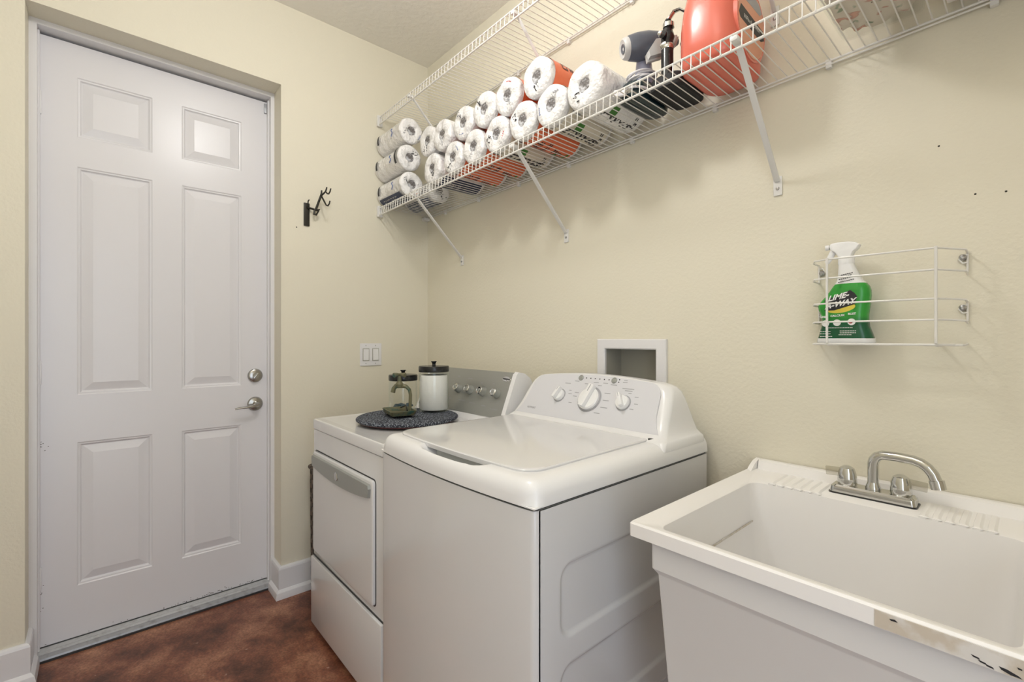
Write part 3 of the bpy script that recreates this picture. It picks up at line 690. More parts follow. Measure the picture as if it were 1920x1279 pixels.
# ------------------------------------------------------------------ dryer
dx0, dx1, dyf, dyb = .345, 1.005, -.770, -.060
t = thing('dryer', (.675, -.41, 0), 'white front-loading dryer in the corner, with silver control panel', 'dryer')
b = MB(); b.box(dx0, dx1, dyf, dyb, .100, .848, .006); b.box(dx0+.012, dx1-.012, dyf+.020, dyb, .02, .101); b.box(dx0+.004, dx1-.004, dyf+.004, dyb, .84, .856)
b.build('cabinet', M['white'], t)
for x in (dx0+.05, dx1-.05):
    for y in (dyf+.06, dyb-.05):
        b = MB(); b.lathe([(0, 0), (.018, 0), (.018, .02), (0, .022)], (x, y, 0), 14); b.build('foot', M['black'], t)
def slab_top(b, x0, x1, y0, y1, z0, z1, r):
    rings = []
    for k, z in ((0, z0), (0, z1-r), (r*.3, z1-r*.3), (r, z1)):
        rings.append([((x0+x1)/2+px, (y0+y1)/2+py, z) for px, py in rrect(x1-x0-2*k, y1-y0-2*k, .014, 4)])
    rings.append([((x0+x1)/2+px, (y0+y1)/2+py, z1-.003) for px, py in rrect(x1-x0-.07, y1-y0-.07, .02, 4)])
    b.loft(rings)
b = MB(); slab_top(b, dx0-.002, dx1+.002, dyf-.004, dyb, .853, .892, .007); b.build('top_panel', M['white'], t, ang=25)
# lower service panel
b = MB(); b.box(dx0+.001, dx1-.001, dyf-.012, dyf+.01, .030, .312, .005); b.build('service_panel', M['white'], t)
b = MB(); b.box(dx0+.002, dx1-.002, dyf-.002, dyf+.01, .311, .318); b.build('seam', M['seam'], t)
# door in a shallow frame
b = MB(); b.prism([((dx0+dx1)/2-.0185+px, .553+pz) for px, pz in rrect(.578, .424, .016, 5)], lambda p: (p[0], dyf-.0015, p[1]), lambda p: (p[0], dyf+.004, p[1])); b.build('door_gasket', M['seam'], t)
b = MB(); rings = []
for k, y in ((0, dyf+.002), (0, dyf-.009), (.003, dyf-.012), (.006, dyf-.0125)):
    rings.append([((dx0+dx1)/2-.0185+px, y, .553+pz) for px, pz in rrect(.570-2*k, .416-2*k, .014, 5)])
b.loft(rings); dd = b.build('dryer_door', M['white'], t)
# crescent handle
cxh = (dx0+dx1)/2-.0185
top_ = [(cxh-.270+.540*k/16, .748) for k in range(17)]
botm = [(cxh+.270-.540*k/20, .703-.022*math.sin(PI*k/20)**.8) for k in range(21)]
hp = top_ + [(cxh+.275, .735)] + botm + [(cxh-.275, .735)]
b = MB(); b.prism(hp, lambda p: (p[0], dyf-.012, p[1]), lambda p: (cxh+(p[0]-cxh)*.994, dyf-.022, .722+(p[1]-.722)*.92)); hdl = b.build('crescent_handle', M['grey'], dd, ang=20)
b = MB(); b.lathe([(0, 0), (.0165, 0), (.0165, .002), (.013, .004), (0, .004)], (.655, dyf-.0215, .716), 24, Matrix.Rotation(R(90), 4, 'X')); b.build('badge', M['chrome'], hdl)
# control console
def dpt(x, s_, off=0):   # s_ 0..1 up the sloped face
    y0_, z0_, y1_, z1_ = -.266, .912, -.190, 1.086
    ny, nz = -(z1_-z0_), (y1_-y0_); l = math.hypot(ny, nz); ny /= l; nz /= l
    return (x, y0_+(y1_-y0_)*s_+ny*off, z0_+(z1_-z0_)*s_+nz*off)
b = MB(); side = [(-.280, .885), (-.272, .905), (-.193, 1.082), (-.182, 1.090), (-.165, 1.090), (-.125, 1.080), (-.100, 1.058), (-.088, 1.03), (-.080, .96), (-.078, .885)]
b.prism(side, lambda p: (.350, p[0], p[1]), lambda p: (.984, p[0], p[1])); cn = b.build('console', M['plast'], t, ang=30)
b = MB(); sp_ = [(-.284, .889), (-.270, .909), (-.196, 1.088), (-.184, 1.097), (-.150, 1.090), (-.118, 1.068), (-.098, 1.030), (-.088, .97), (-.084, .889)]
for xa, xb in ((.982, 1.004), (.346, .362)):
    b = MB(); b.prism(sp_, lambda p: (xa, p[0], p[1]), lambda p: (xb, p[0]*.995-.0005, p[1]-.001)); b.build('end_cap', M['plast'], cn, ang=30)
b = MB(); vs = [dpt(x, s_, o) for x in (.362, .983) for s_ in (.0, 1.035) for o in (.002, .005)]
b.add(vs, [[0, 4, 6, 2], [1, 3, 7, 5], [0, 1, 5, 4], [2, 6, 7, 3], [0, 2, 3, 1], [4, 5, 7, 6]]); dp = b.build('control_panel', M['brushed'], cn, ang=0)
nrm = Vector(dpt(0, .5, 1))-Vector(dpt(0, .5, 0)); qk = nrm.to_track_quat('Z', 'Y').to_matrix().to_4x4()
for i, x in enumerate((.654, .739, .830, .922)):
    b = MB(); b.lathe([(0, 0), (.0205, 0), (.0205, .006), (.0180, .010), (.0172, .024), (.0145, .027), (0, .0275)], dpt(x, .525, .005), 24, qk)
    b.build('knob', M['grey'], dp)
    b = MB(); b.lathe([(.0168, .0225), (.0172, .0265), (.0140, .0288), (.0128, .0272)], dpt(x, .525, .005), 24, qk); b.build('knob_ring', M['chrome'], dp)
b = MB()
for (x, s_, wd, hh) in ((.62, .83, .02, .004), (.71, .80, .03, .004), (.70, .26, .05, .003), (.78, .24, .04, .003), (.86, .22, .03, .003), (.60, .26, .04, .003), (.93, .18, .05, .002), (.80, .73, .012, .003), (.88, .74, .012, .003)):
    b.add([dpt(x-wd/2, s_-hh/.38, .0056), dpt(x+wd/2, s_-hh/.38, .0056), dpt(x+wd/2, s_+hh/.38, .0056), dpt(x-wd/2, s_+hh/.38, .0056)], [[0, 1, 2, 3]])
b.build('panel_print', M['inkgrey'], dp, ang=0)
b = MB(); b.prism([(.026*math.cos(a), .062*math.sin(a)) for a in [2*PI*k/28 for k in range(28)]], lambda p: dpt(.950+p[0], .875+p[1], .005), lambda p: dpt(.950+p[0]*.93, .875+p[1]*.9, .0068)); b.build('oval_badge', M['chrome'], dp)
vs, fs = text_mesh('Whirlpool', .011, bold=.0003, shear=.2)
b = MB(); b.add([dpt(.950+u_, .875+v_/.19, .0072) for u_, v_, _ in vs], fs); b.build('badge_lettering', M['ink'], dp, ang=0)

# ------------------------------------------------------------------ washer
wx0, wx1, wyb = 1.020, 1.710, -.035
wc = (wx0+wx1)/2; hw = (wx1-wx0)/2
def wfront(x): return -.787-.019*max(0, 1-((x-wc)/hw)**2)
t = thing('washing_machine', (wc, -.41, 0), 'white top-loading washer with three control dials, beside the utility sink', 'washing machine')
def wout(z, k=0, n=24):   # body outline, rounded front corners; inset k
    r = .014; pts = []
    x0, x1 = wx0+k, wx1-k
    pts.append((x1, wyb, z))
    for i in range(5): a = R(0-90*i/4); pts.append((x1-r+r*math.cos(a), wfront(wx1)+k+r+r*math.sin(a), z))
    for i in range(1, n): x = x1-r-(x1-x0-2*r)*i/n; pts.append((x, wfront(x)+k, z))
    for i in range(5): a = R(-90-90*i/4); pts.append((x0+r+r*math.cos(a), wfront(wx0)+k+r+r*math.sin(a), z))
    pts.append((x0, wyb, z)); return pts
b = MB(); rings = [wout(z) for z in (.025, .876)]; n_ = len(rings[0]); vs = rings[0]+rings[1]
b.add(vs, [[k, (k+1) % n_, n_+(k+1) % n_, n_+k] for k in range(1, n_)] + [list(range(n_))[::-1], list(range(n_, 2*n_))])
cab = b.build('cabinet', M['white'], t, ang=40)
# right side sheet with three pressed panels
def sdr(y, z, cy, cz, hy, hz, r):
    qy, qz = abs(y-cy)-hy+r, abs(z-cz)-hz+r
    return math.hypot(max(qy, 0), max(qz, 0))+min(max(qy, qz), 0)-r
pan = [(-.415, .658, .291, .080, .035), (-.415, .4335, .291, .0805, .035), (-.415, .209, .291, .0805, .035)]
def sside(y, z):
    d = 0
    for cy, cz, hy, hz, r in pan:
        q_ = sdr(y, z, cy, cz, hy, hz, r)
        if q_ < .003: d = max(d, min(1, (.003-q_)/.009))
    d = d*d*(3-2*d)
    return (wx1+.0012-.0058*d, y, z)
b = MB(); b.grid([-.770+i*(.770-.037)/150 for i in range(151)], [.026+i*.849/190 for i in range(191)], sside)
b.build('side_panel', M['white'], t, ang=0 if False else 60)
b = MB(); rings = [wout(.8755, .0045), wout(.8825, .0045)]; b.loft(rings); b.build('seam', M['seam'], t)
for x in (wx0+.05, wx1-.05):
    for y in (-.72, -.09):
        b = MB(); b.lathe([(0, 0), (.018, 0), (.018, .024), (0, .026)], (x, y, 0), 14); b.build('foot', M['black'], t)
# deck as a rounded, scooped height field
ZT = .936
def decktop(x, y):
    sf = y-wfront(x)+.003; sx = min(x-wx0+.003, wx1+.003-x)
    z = ZT
    a, c, a2, q_ = .040, .052, .056, 2.7
    u_ = max(0, 1-max(sf, 0)/a) if sf < a else 0; v_ = max(0, 1-max(sx, 0)/a2) if sx < a2 else 0
    e = min(1, (u_**q_+v_**q_)**(1/q_))
    z = ZT-c*(1-max(0, 1-e**q_)**(1/q_))
    # finger scoop at the front
    u = (x-1.385)/.150; v = sf/.105
    if abs(u) < 1 and sf > 0:
        m_ = (1-abs(u)**3.5)*(1 if sf < .12 else max(0, 1-(sf-.12)/.01)); m_ *= min(1, max(0, (sf-.006)/.036))
        z = min(z, ZT-.041*m_*m_*(3-2*m_)) if m_ > .02 else z
    return z
b = MB()
xs = [wx0-.003+(wx1-wx0+.006)*i/150 for i in range(151)]
xs = sorted(set(xs+[wx0-.002, wx0-.0005, wx1+.002, wx1+.0005]))
sfs = [0, .0006, .0015, .003, .005, .008]+[.012+.004*i for i in range(32)]+[.15, .2, .3, .4, .5, .6, .70, .745]
def dk(x, s_):
    xe = min(max(x, wx0-.003), wx1+.003); y = wfront(xe)-.003+s_*( (wyb-wfront(xe)+.003)/.745 if s_ > .13 else 1)
    return (xe, y, decktop(xe, y))
b.grid(xs, sfs, dk)
# skirt below the deck edge
n0 = len(sfs); sk = [dk(x, 0) for x in xs]; b.add(sk+[(p[0], p[1], .8815) for p in sk], [[i, i+1, len(sk)+i+1, len(sk)+i] for i in range(len(sk)-1)])
for xe in (xs[0], xs[-1]):
    sd_ = [dk(xe, s_) for s_ in sfs]; b.add(sd_+[(p[0], p[1], .8815) for p in sd_], [[i, i+1, len(sd_)+i+1, len(sd_)+i] for i in range(len(sd_)-1)])
b.build('top_deck', M['plast'], t, ang=50)
# lid
lpoly = []
for cx_, cy_, a0, r_ in ((1.655-.045, -.752+.050, 270, .050), (1.648-.010, -.262-.010, 0, .010), (1.052+.010, -.262-.010, 90, .010), (1.058+.045, -.752+.050, 180, .050)):
    for k in range(9): a = R(a0+90*k/8); lpoly.append((cx_+r_*math.cos(a), cy_+r_*math.sin(a)))
def lidp(p, z, k=0):
    x_, y_ = p; bow = -.014*max(0, 1-((x_-wc)/.30)**2)*(1 if y_ < -.6 else 0)
    return (wc+(x_-wc)*(1-k/.3), -.5+(y_+bow+.5)*(1-k/.25), z)
# add points along the front so the bow shows
fl = [(1.103+(1.610-1.103)*k/12, -.752) for k in range(1, 12)]
lp = lpoly[27:]+fl+lpoly[:9]+lpoly[9:27]
b = MB(); b.loft([[lidp(p, ZT-.004, .004) for p in lp], [lidp(p, ZT-.0005, .004) for p in lp]]); b.build('lid_shadow_gap', M['seam'], t)
b = MB(); b.loft([[lidp(p, ZT-.008, .003) for p in lp], [lidp(p, ZT+.004, .0005) for p in lp], [lidp(p, ZT+.0065, .003) for p in lp], [lidp(p, ZT+.0068, .010) for p in lp]]); lid = b.build('lid', M['white'], t, ang=40)
b = MB(); b.obox(Matrix.Translation((1.655, -.262, ZT+.004)) @ Matrix.Rotation(R(30), 4, 'Z'), .016, .006, .010, .001); b.build('hinge_gap', M['seam'], t)
b = MB(); b.box(1.29, 1.50, -.755, -.735, ZT-.028, ZT-.006, .003); b.build('lid_grip', M['grey'], lid)
# console
def wl(z, w_, yf, yb, r_, bow=0):
    pts = []
    for px, py in rrect(2*w_, yb-yf, r_, 6):
        y = (yf+yb)/2+py; pts.append((wc+px, y, z+bow*(1-(px/w_)**2)))
    return pts
def wdense(z, w_, yf, yb, r_, bow):
    # rounded rectangle with extra points along front and back so the crown curves
    pts = []; N = 16
    def arc(cx, cy, a0):
        for k in range(7): a = R(a0+90*k/6); pts.append((cx+r_*math.cos(a), cy+r_*math.sin(a)))
    arc(w_-r_, yb-r_, 0)
    for k in range(1, N): pts.append((w_-r_-(2*w_-2*r_)*k/N, yb))
    arc(-w_+r_, yb-r_, 90); arc(-w_+r_, yf+r_, 180)
    for k in range(1, N): pts.append((-w_+r_+(2*w_-2*r_)*k/N, yf))
    arc(w_-r_, yf+r_, 270)
    return [(wc+px, py+(.62*bow*(1-(px/w_)**2) if py < (yf+yb)/2 else 0), z+bow*(1-(px/w_)**2)) for px, py in pts]
def yp(z): return -.2495+(z-.945)*.62
LV = [(.915, .344, -.285, -.040, .012, 0), (.934, .343, -.280, -.040, .014, 0), (.940, .336, -.268, -.041, .018, 0), (.952, .326, -.250, -.044, .020, 0), (.985, .317, yp(.985), -.052, .022, 0), (1.02, .311, yp(1.02), -.064, .024, 0),
      (1.05, .305, yp(1.05), -.074, .026, .003), (1.070, .298, yp(1.07), -.082, .028, .006), (1.082, .288, yp(1.082), -.090, .030, .008), (1.089, .274, yp(1.089)+.001, -.098, .028, .010), (1.093, .255, yp(1.093)+.004, -.108, .020, .013), (1.095, .235, yp(1.095)+.010, -.118, .012, .013)]
b = MB(); b.loft([wdense(*q_) for q_ in LV]); cn = b.build('console', M['plast'], t, ang=60)
def wp(x, z, off=0):   # point on the sloped face
    k = .62; l = math.hypot(1, k); return (x, -.2495+(z-.945)*k-off/l, z+off*k/l)
# panel face outline, following the console edge
def pw(z):
    tb_ = [(.952, .306), (.975, .290), (1.0, .281), (1.03, .277), (1.06, .273), (1.075, .266), (1.087, .252), (1.092, .236)]
    for i in range(len(tb_)-1):
        if z <= tb_[i+1][0]: a_ = tb_[i]; c_ = tb_[i+1]; return a_[1]+(c_[1]-a_[1])*(z-a_[0])/(c_[0]-a_[0])
    return tb_[-1][1]
zz = [.952, .960, .970, .985, 1.0, 1.015, 1.03, 1.045, 1.06, 1.070, 1.080, 1.087, 1.092]
po = [(pw(z), z) for z in zz]+[(.236-.472*k/14, 1.092+.011*math.sin(PI*k/14)) for k in range(1, 14)]+[(-pw(z), z) for z in zz[::-1]]
b = MB(); b.prism(po, lambda p: wp(wc+p[0], p[1], .001), lambda p: wp(wc+p[0], p[1], .0045)); cp = b.build('control_panel', M['cpanel'], cn, ang=30)
nr = (Vector(wp(0, 1, 1))-Vector(wp(0, 1, 0))).normalized(); qw = nr.to_track_quat('Z', 'Y').to_matrix().to_4x4()
for nm, x, z, r_, a_ in (('dial', 1.244, 1.025, .0225, -18), ('dial', 1.382, 1.024, .041, -12), ('dial', 1.519, 1.025, .0235, 30)):
    b = MB(); b.lathe([(0, 0), (r_*1.16, 0), (r_*1.16, .0012), (0, .0013)], wp(x, z, .0045), 30, qw); b.build('dial_scale', M['inkgrey'], cp)
    b = MB(); b.lathe([(0, .0012), (r_*1.0, .0012), (r_*1.0, .010), (r_*.90, .014), (0, .0145)], wp(x, z, .0045), 30, qw)
    k_ = b.build(nm, M['knobw'], cp)
    b = MB(); T_ = Matrix.Translation(wp(x, z, .024)) @ qw @ Matrix.Rotation(R(a_), 4, 'Z')
    # qw local y is roughly up the face
    b.obox(T_ @ Matrix.Translation((0, r_*.12, 0)), r_*.55, r_*2.05, .020, .004); b.build('grip_bar', M['knobw'], k_)
    b = MB(); b.obox(T_ @ Matrix.Translation((0, r_*.75, .0104)), r_*.06, r_*.6, .0006); b.build('pointer', M['inkgrey'], k_)
for x, z in ((1.313, 1.090), (1.456, 1.090)):
    b = MB(); b.lathe([(.0, 0), (.0105, 0), (.0105, .003), (.0085, .004), (.007, .0025), (0, .0025)], wp(x, z, .0045), 20, qw); b.build('button', M['grey'], cp)
b = MB()
for k in range(6): b.lathe([(0, 0), (.0022, 0), (.0022, .0008), (0, .0008)], wp(1.336+.0195*k, 1.091, .0045), 8, qw)
for z in (1.094, 1.086): b.lathe([(0, 0), (.0022, 0), (.0022, .0008), (0, .0008)], wp(1.475, z, .0045), 8, qw)
b.build('indicator_lights', M['ink'], cp)
b = MB()
def dash(x, z, w_, h_=.0022): b.add([wp(x-w_/2, z-h_/2, .0049), wp(x+w_/2, z-h_/2, .0049), wp(x+w_/2, z+h_/2, .0049), wp(x-w_/2, z+h_/2, .0049)], [[0, 1, 2, 3]])
for x, z, w_ in ((1.262, 1.068, .026), (1.285, 1.045, .012), (1.290, 1.034, .016), (1.318, 1.040, .018), (1.315, 1.028, .018), (1.305, 1.006, .014), (1.345, 1.072, .014), (1.385, 1.079, .022), (1.425, 1.079, .02), (1.405, 1.070, .016), (1.447, 1.048, .024), (1.450, 1.026, .024), (1.452, 1.004, .028), (1.432, .985, .024), (1.520, 1.068, .045), (1.524, 1.062, .028), (1.532, 1.055, .012), (1.560, 1.046, .014), (1.566, 1.026, .014), (1.556, 1.010, .014), (1.500, 1.087, .018), (1.500, 1.093, .014), (1.30, 1.078, .02), (1.46, 1.076, .026)):
    dash(x, z, w_)
b.build('panel_print', M['inkgrey'], cp, ang=0)
vs, fs = text_mesh('HOTPOINT', .0085, bold=.0004); b = MB(); b.add([wp(1.131+u_, .972+v_, .0050) for u_, v_, _ in vs], fs); b.build('brand_lettering', M['inkgrey'], cp, ang=0)

# ------------------------------------------------------------------ things on the dryer
zt = .8915
mc = (.668, -.499)
t = thing('turntable_tray', (mc[0], mc[1], zt), 'dark red round turntable under the woven mat on the dryer', 'tray')
b = MB(); b.lathe([(0, 0), (.13, 0), (.135, .002), (.192, .0045), (.193, .0085), (0, .0088)], (mc[0], mc[1], zt), 48); b.build('tray_disc', mat('dark_red_lacquer', (.08, .012, .012), .3), t)
t = thing('woven_mat', (mc[0], mc[1], zt+.009), 'round blue-grey woven mat under the jars on the dryer', 'placemat')
b = MB(); prof = [(0, .0)]
prof = [(0, .001), (.198, .001)]
for k in range(9): a = R(-90+180*k/8); prof.append((.197+.009*math.cos(a), .008+.0070*math.sin(a)))
rr_ = .193; k = 0
while rr_ > .012:
    prof += [(rr_, .0125), (rr_-.004, .0145), (rr_-.008, .0140)]; rr_ -= .0115
prof.append((0, .0135))
b.lathe(prof, (mc[0], mc[1], zt+.009), 72); b.build('woven_disc', M['weave'], t, ang=60)
zm = zt+.009+.0150
def jar(x, y, r_, h, label, fill):
    t = thing('glass_jar', (x, y, zm), label, 'jar')
    b = MB(); b.lathe([(0, 0), (r_*.94, 0), (r_, .006), (r_, h-.010), (r_*.97, h-.002), (r_*.95, h), (r_*.90, h-.002), (r_*.93, h-.012), (r_*.95, .010), (r_*.88, .006), (0, .006)], (x, y, zm), 48); b.build('glass_body', M['glass'], t, ang=40)
    b = MB(); b.lathe([(0, 0), (r_*.985, 0), (r_*1.0, .003), (r_*1.0, .021), (r_*.97, .025), (.010, .027), (0, .027)], (x, y, zm+h-.004), 48); ld = b.build('lid', M['black'], t, ang=40)
    b = MB(); b.lathe([(0, 0), (.009, 0), (.0075, .007), (.0085, .013), (.013, .018), (.012, .020), (0, .020)], (x, y, zm+h+.022), 20); b.build('lid_knob', M['black'], ld)
    return t
t1 = jar(.632, -.352, .0665, .176, 'large glass jar of white powder with black lid, on the woven mat', 1)
b = MB(); b.lathe([(0, .008), (.058, .008), (.0605, .012), (.0605, .150), (.058, .158), (0, .162)], (.632, -.352, zm), 40); tag(b.build('detergent_powder', M['powder']), 'white detergent powder filling the large jar', 'powder', kind='stuff')
t2 = jar(.523, -.443, .0630, .136, 'small clear jar with black lid behind the bronze tap dish', 0)
b = MB()
rnd = random.Random(3)
for k in range(26):
    a = rnd.uniform(0, 2*PI); q_ = rnd.uniform(0, .038); b.lathe([(0, 0), (.008, .002), (.010, .006), (.006, .010), (0, .011)], (.523+q_*math.cos(a), -.443+q_*math.sin(a), zm+.008+rnd.uniform(0, .01)), 8)
tag(b.build('pebbles', M['bluest']), 'dark blue pebbles at the bottom of the small clear jar', 'pebbles', kind='stuff')
# tap-shaped soap dish
dc_ = Vector((.652, -.531, zm)); rz = R(-12)
t = thing('soap_dish', tuple(dc_), 'green-brown bronze dish with a garden tap standing over it', 'soap dish'); 
def dl(px, py, z): c_, s_ = math.cos(rz), math.sin(rz); return (dc_.x+px*c_-py*s_, dc_.y+px*s_+py*c_, dc_.z+z)
b = MB(); b.loft([[dl(px, py, z) for px, py in rrect(w_, d_, .012, 4)] for z, w_, d_ in ((.007, .128, .084), (.009, .138, .092), (.024, .152, .104), (.027, .153, .105), (.027, .144, .097), (.013, .130, .086))])
dsh = b.build('dish', M['verd'], t, ang=30)
for sx_ in (-1, 1):
    for sy_ in (-1, 1):
        b = MB(); b.lathe([(0, 0), (.005, 0), (.007, .009), (0, .010)], dl(.048*sx_, .032*sy_, 0), 10); b.build('foot', M['bronze'], t)
b = MB()
def P3(px, z, k=0): # in the plane square to the view through the dish
    return (.684+(px-770)*.00220*.663+k*.748, -.499+(px-770)*.00224*.748-k*.66, z)
b.tube([P3(770, zm+.022), P3(771, zm+.085), P3(769, zm+.107), P3(763, zm+.120), P3(755, zm+.124), P3(748, zm+.124)], [.0065, .0065, .007, .008, .010, .011], 12)
b.tube([P3(751, zm+.124), P3(744, zm+.122), P3(740, zm+.112), P3(738.5, zm+.096)], [.010, .0095, .009, .0095], 12)
b.lathe([(0, 0), (.016, .0), (.018, .012), (.013, .018), (.008, .024), (.007, .046), (0, .046)], P3(750.5, zm+.118), 16); b.build('tap', M['verd'], t)
b = MB()
for a in range(4):
    an = a*PI/2+.3; c0 = Vector(P3(750.5, zm+.168)); b.tube([c0, c0+Vector((.012*math.cos(an), .012*math.sin(an), .003)), c0+Vector((.031*math.cos(an), .031*math.sin(an), -.001))], [.006, .005, .009], 8)
b.lathe([(0, 0), (.007, .002), (.006, .010), (0, .011)], P3(750.5, zm+.164), 12); b.build('cross_handle', M['verd'], t)
b = MB(); b.tube([dl(-.045, .02, .026), dl(0, .028, .040), dl(.045, .02, .026)], .003, 6); b.build('back_rail', M['bronze'], t)

# ------------------------------------------------------------------ utility sink
sx0, sx1, syf, syb = 1.842, 2.440, -.645, -.004
ix0, ix1, iyf, iyb = 1.892, 2.385, -.617, -.150
RZ = .860
t = thing('utility_sink', (2.14, -.32, 0), 'large white plastic laundry sink on the right', 'sink')
def rr4(x0, x1, y0, y1, z, r_, n=5): return [((x0+x1)/2+px, (y0+y1)/2+py, z) for px, py in rrect(x1-x0, y1-y0, r_, n)]
b = MB()
b.loft([rr4(sx0+.006, sx1-.006, syf+.006, syb, RZ-.030, .006), rr4(sx0, sx1, syf, syb, RZ-.028, .006), rr4(sx0, sx1, syf, syb, RZ-.003, .006), rr4(sx0+.003, sx1-.003, syf+.003, syb, RZ+.0005, .006), rr4(sx0+.009, sx1-.009, syf+.006, syb, RZ+.0005, .006),
        rr4(sx0+.013, sx1-.013, syf+.008, syb, RZ-.002, .006), rr4(ix0-.006, ix1+.006, iyf-.006, iyb+.010, RZ-.0025, .022), rr4(ix0, ix1, iyf, iyb, RZ-.008, .026), rr4(ix0+.010, ix1-.010, iyf+.006, iyb-.008, RZ-.10, .035),
        rr4(ix0+.020, ix1-.020, iyf+.012, iyb-.014, RZ-.24, .045), rr4(ix0+.036, ix1-.036, iyf+.028, iyb-.03, RZ-.33, .06), rr4(ix0+.09, ix1-.09, iyf+.08, iyb-.08, RZ-.345, .06)], cap=False)
lst = rr4(ix0+.09, ix1-.09, iyf+.08, iyb-.08, RZ-.345, .06); b.add(lst, [list(range(len(lst)))])
basin = b.build('basin', M['tub'], t, ang=40, fix=False)
for p_ in basin.data.polygons: pass
bm = bmesh.new(); bm.from_mesh(basin.data); bmesh.ops.recalc_face_normals(bm, faces=bm.faces)
bm.to_mesh(basin.data); bm.free()
b = MB(); b.loft([rr4(sx0+.039, sx1-.039, syf+.018, -.02, RZ-.031, .006), rr4(sx0+.040, sx1-.040, syf+.018, -.02, RZ-.086, .006), rr4(sx0+.047, sx1-.047, syf+.024, -.025, RZ-.095, .006), rr4(sx0+.049, sx1-.049, syf+.026, -.025, RZ-.099, .006),
                  rr4(sx0+.072, sx1-.072, syf+.044, -.05, RZ-.44, .008), rr4(sx0+.08, sx1-.08, syf+.054, -.06, RZ-.455, .01)], cap=False)
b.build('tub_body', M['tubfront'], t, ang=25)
# raised ledge at the wall
b = MB(); b.loft([[(x_, y_, z_) for (y_, z_) in ((-.004, RZ-.004), (-.034, RZ-.004), (-.026, RZ+.020), (-.020, RZ+.023), (-.004, RZ+.023))] for x_ in (sx0+.018, sx1-.018)]); b.build('back_ledge', M['tub'], t, ang=20)
b = MB()
for x_ in (sx0+.004, sx1-.016): b.loft([[(x_+dx_, y_, z_) for dx_, y_, z_ in ((0, -.004, RZ-.002), (0, -.075, RZ-.002), (0, -.055, RZ+.010), (0, -.030, RZ+.020), (0, -.004, RZ+.023))], [(x_+.012, y_, z_) for y_, z_ in ((-.004, RZ-.002), (-.075, RZ-.002), (-.055, RZ+.010), (-.030, RZ+.020), (-.004, RZ+.023))]])
b.build('ledge_end', M['tub'], t, ang=20)
for k, x_ in enumerate([1.938+.0205*i for i in range(6)]+[2.236+.0205*i for i in range(6)]):
    b = MB(); b.loft([[(x_-.0085, y_, RZ-.004), (x_-.006, y_, RZ-.004+h_), (x_+.002, y_, RZ-.004+h_), (x_+.0085, y_, RZ-.004)] for y_, h_ in ((-.038, .0015), (-.045, .0048), (-.130, .0052), (-.146, .0015), (-.150, -.004))])
    b.build('soap_rib', M['tub'], t, ang=20)
b = MB(); b.box(ix0+.011, ix0+.0128, iyf+.10, iyb-.03, RZ-.104, RZ-.100); b.build('scratch_line', M['stain'], t)
# label residue on the front rim
b = MB(); b.box(2.246, sx1-.012, syf-.0012, syf+.001, RZ-.027, RZ-.004); rs = b.build('label_residue', M['stain'], t)
b = MB(); fy = syf-.0018
def blot(pts): b = MB(); b.prism([(p[0], p[1]) for p in pts], lambda p: (p[0], fy, p[1]), lambda p: (p[0], fy+.0012, p[1])); b.build('dark_spot', M['ink'], rs, ang=0)
blot([(2.262, .850), (2.268, .8515), (2.271, .849), (2.264, .8485)])
for p0 in ((2.345, .8425), (2.351, .839), (2.357, .837)): blot([(p0[0]-.003, p0[1]), (p0[0]+.004, p0[1]-.0012), (p0[0]+.005, p0[1]-.003), (p0[0]-.001, p0[1]-.0022)])
blot([(2.366, .8400), (2.373, .8395), (2.382, .8365), (2.385, .8345), (2.376, .8345), (2.368, .837)]); blot([(2.381, .8465), (2.385, .846), (2.385, .8445), (2.382, .8445)])
for x_ in (sx0+.11, sx1-.11):
    for y_ in (syf+.11, -.09):
        b = MB(); b.box(x_-.022, x_+.022, y_-.022, y_+.022, 0, RZ-.44, .004); b.build('leg', M['tub'], t)
b = MB(); b.lathe([(0, 0), (.04, 0), (.042, .004), (.03, .006), (0, .003)], (2.14, -.35, RZ-.3455), 24); b.build('drain', M['chrome'], t)

# faucet
fz = RZ-.002; fy0 = -.088
t = thing('faucet', (2.138, fy0, fz), 'chrome two-handle faucet with bent spout on the sink deck', 'faucet')
b = MB(); b.loft([[(2.138+px, fy0+py, z_) for px, py in rrect(w_, d_, .010, 4)] for z_, w_, d_ in ((fz, .162, .050), (fz+.003, .164, .052), (fz+.016, .160, .048), (fz+.020, .152, .040))]); b.build('base_plate', M['chrome'], t, ang=30)
b = MB(); b.loft([[(2.138+px, fy0+py, z_) for px, py in rrect(.168, .056, .010, 4)] for z_ in (fz-.001, fz+.002)]); b.build('gasket', M['black'], t)
for x_, s_ in ((2.088, -1), (2.190, 1)):
    b = MB(); b.lathe([(0, 0), (.0185, 0), (.0205, .004), (.0203, .014), (.0185, .030), (.0150, .041), (.007, .046), (0, .0465)], (x_, fy0, fz+.019), 12); hh_ = b.build('handle', M['chrome'], t)
    b = MB(); b.obox(Matrix.Translation((x_+s_*.029, fy0+.004, fz+.046)) @ Matrix.Rotation(R(4*s_), 4, 'Y'), .034, .006, .022, .003); b.build('handle_wing', M['acryl'], hh_)
b = MB(); b.lathe([(0, 0), (.0155, 0), (.0155, .006), (.0115, .016), (.010, .024), (0, .024)], (2.139, fy0, fz+.019), 20); b.build('spout_collar', M['chrome'], t)
b = MB(); sp = [(2.139, fy0, fz+.035), (2.139, fy0, fz+.080), (2.141, fy0-.001, fz+.090), (2.147, fy0-.001, fz+.099), (2.157, fy0-.002, fz+.104), (2.185, fy0-.004, fz+.105), (2.212, fy0-.006, fz+.104), (2.226, fy0-.008, fz+.100), (2.237, fy0-.009, fz+.092), (2.246, fy0-.010, fz+.080), (2.252, fy0-.011, fz+.064)]
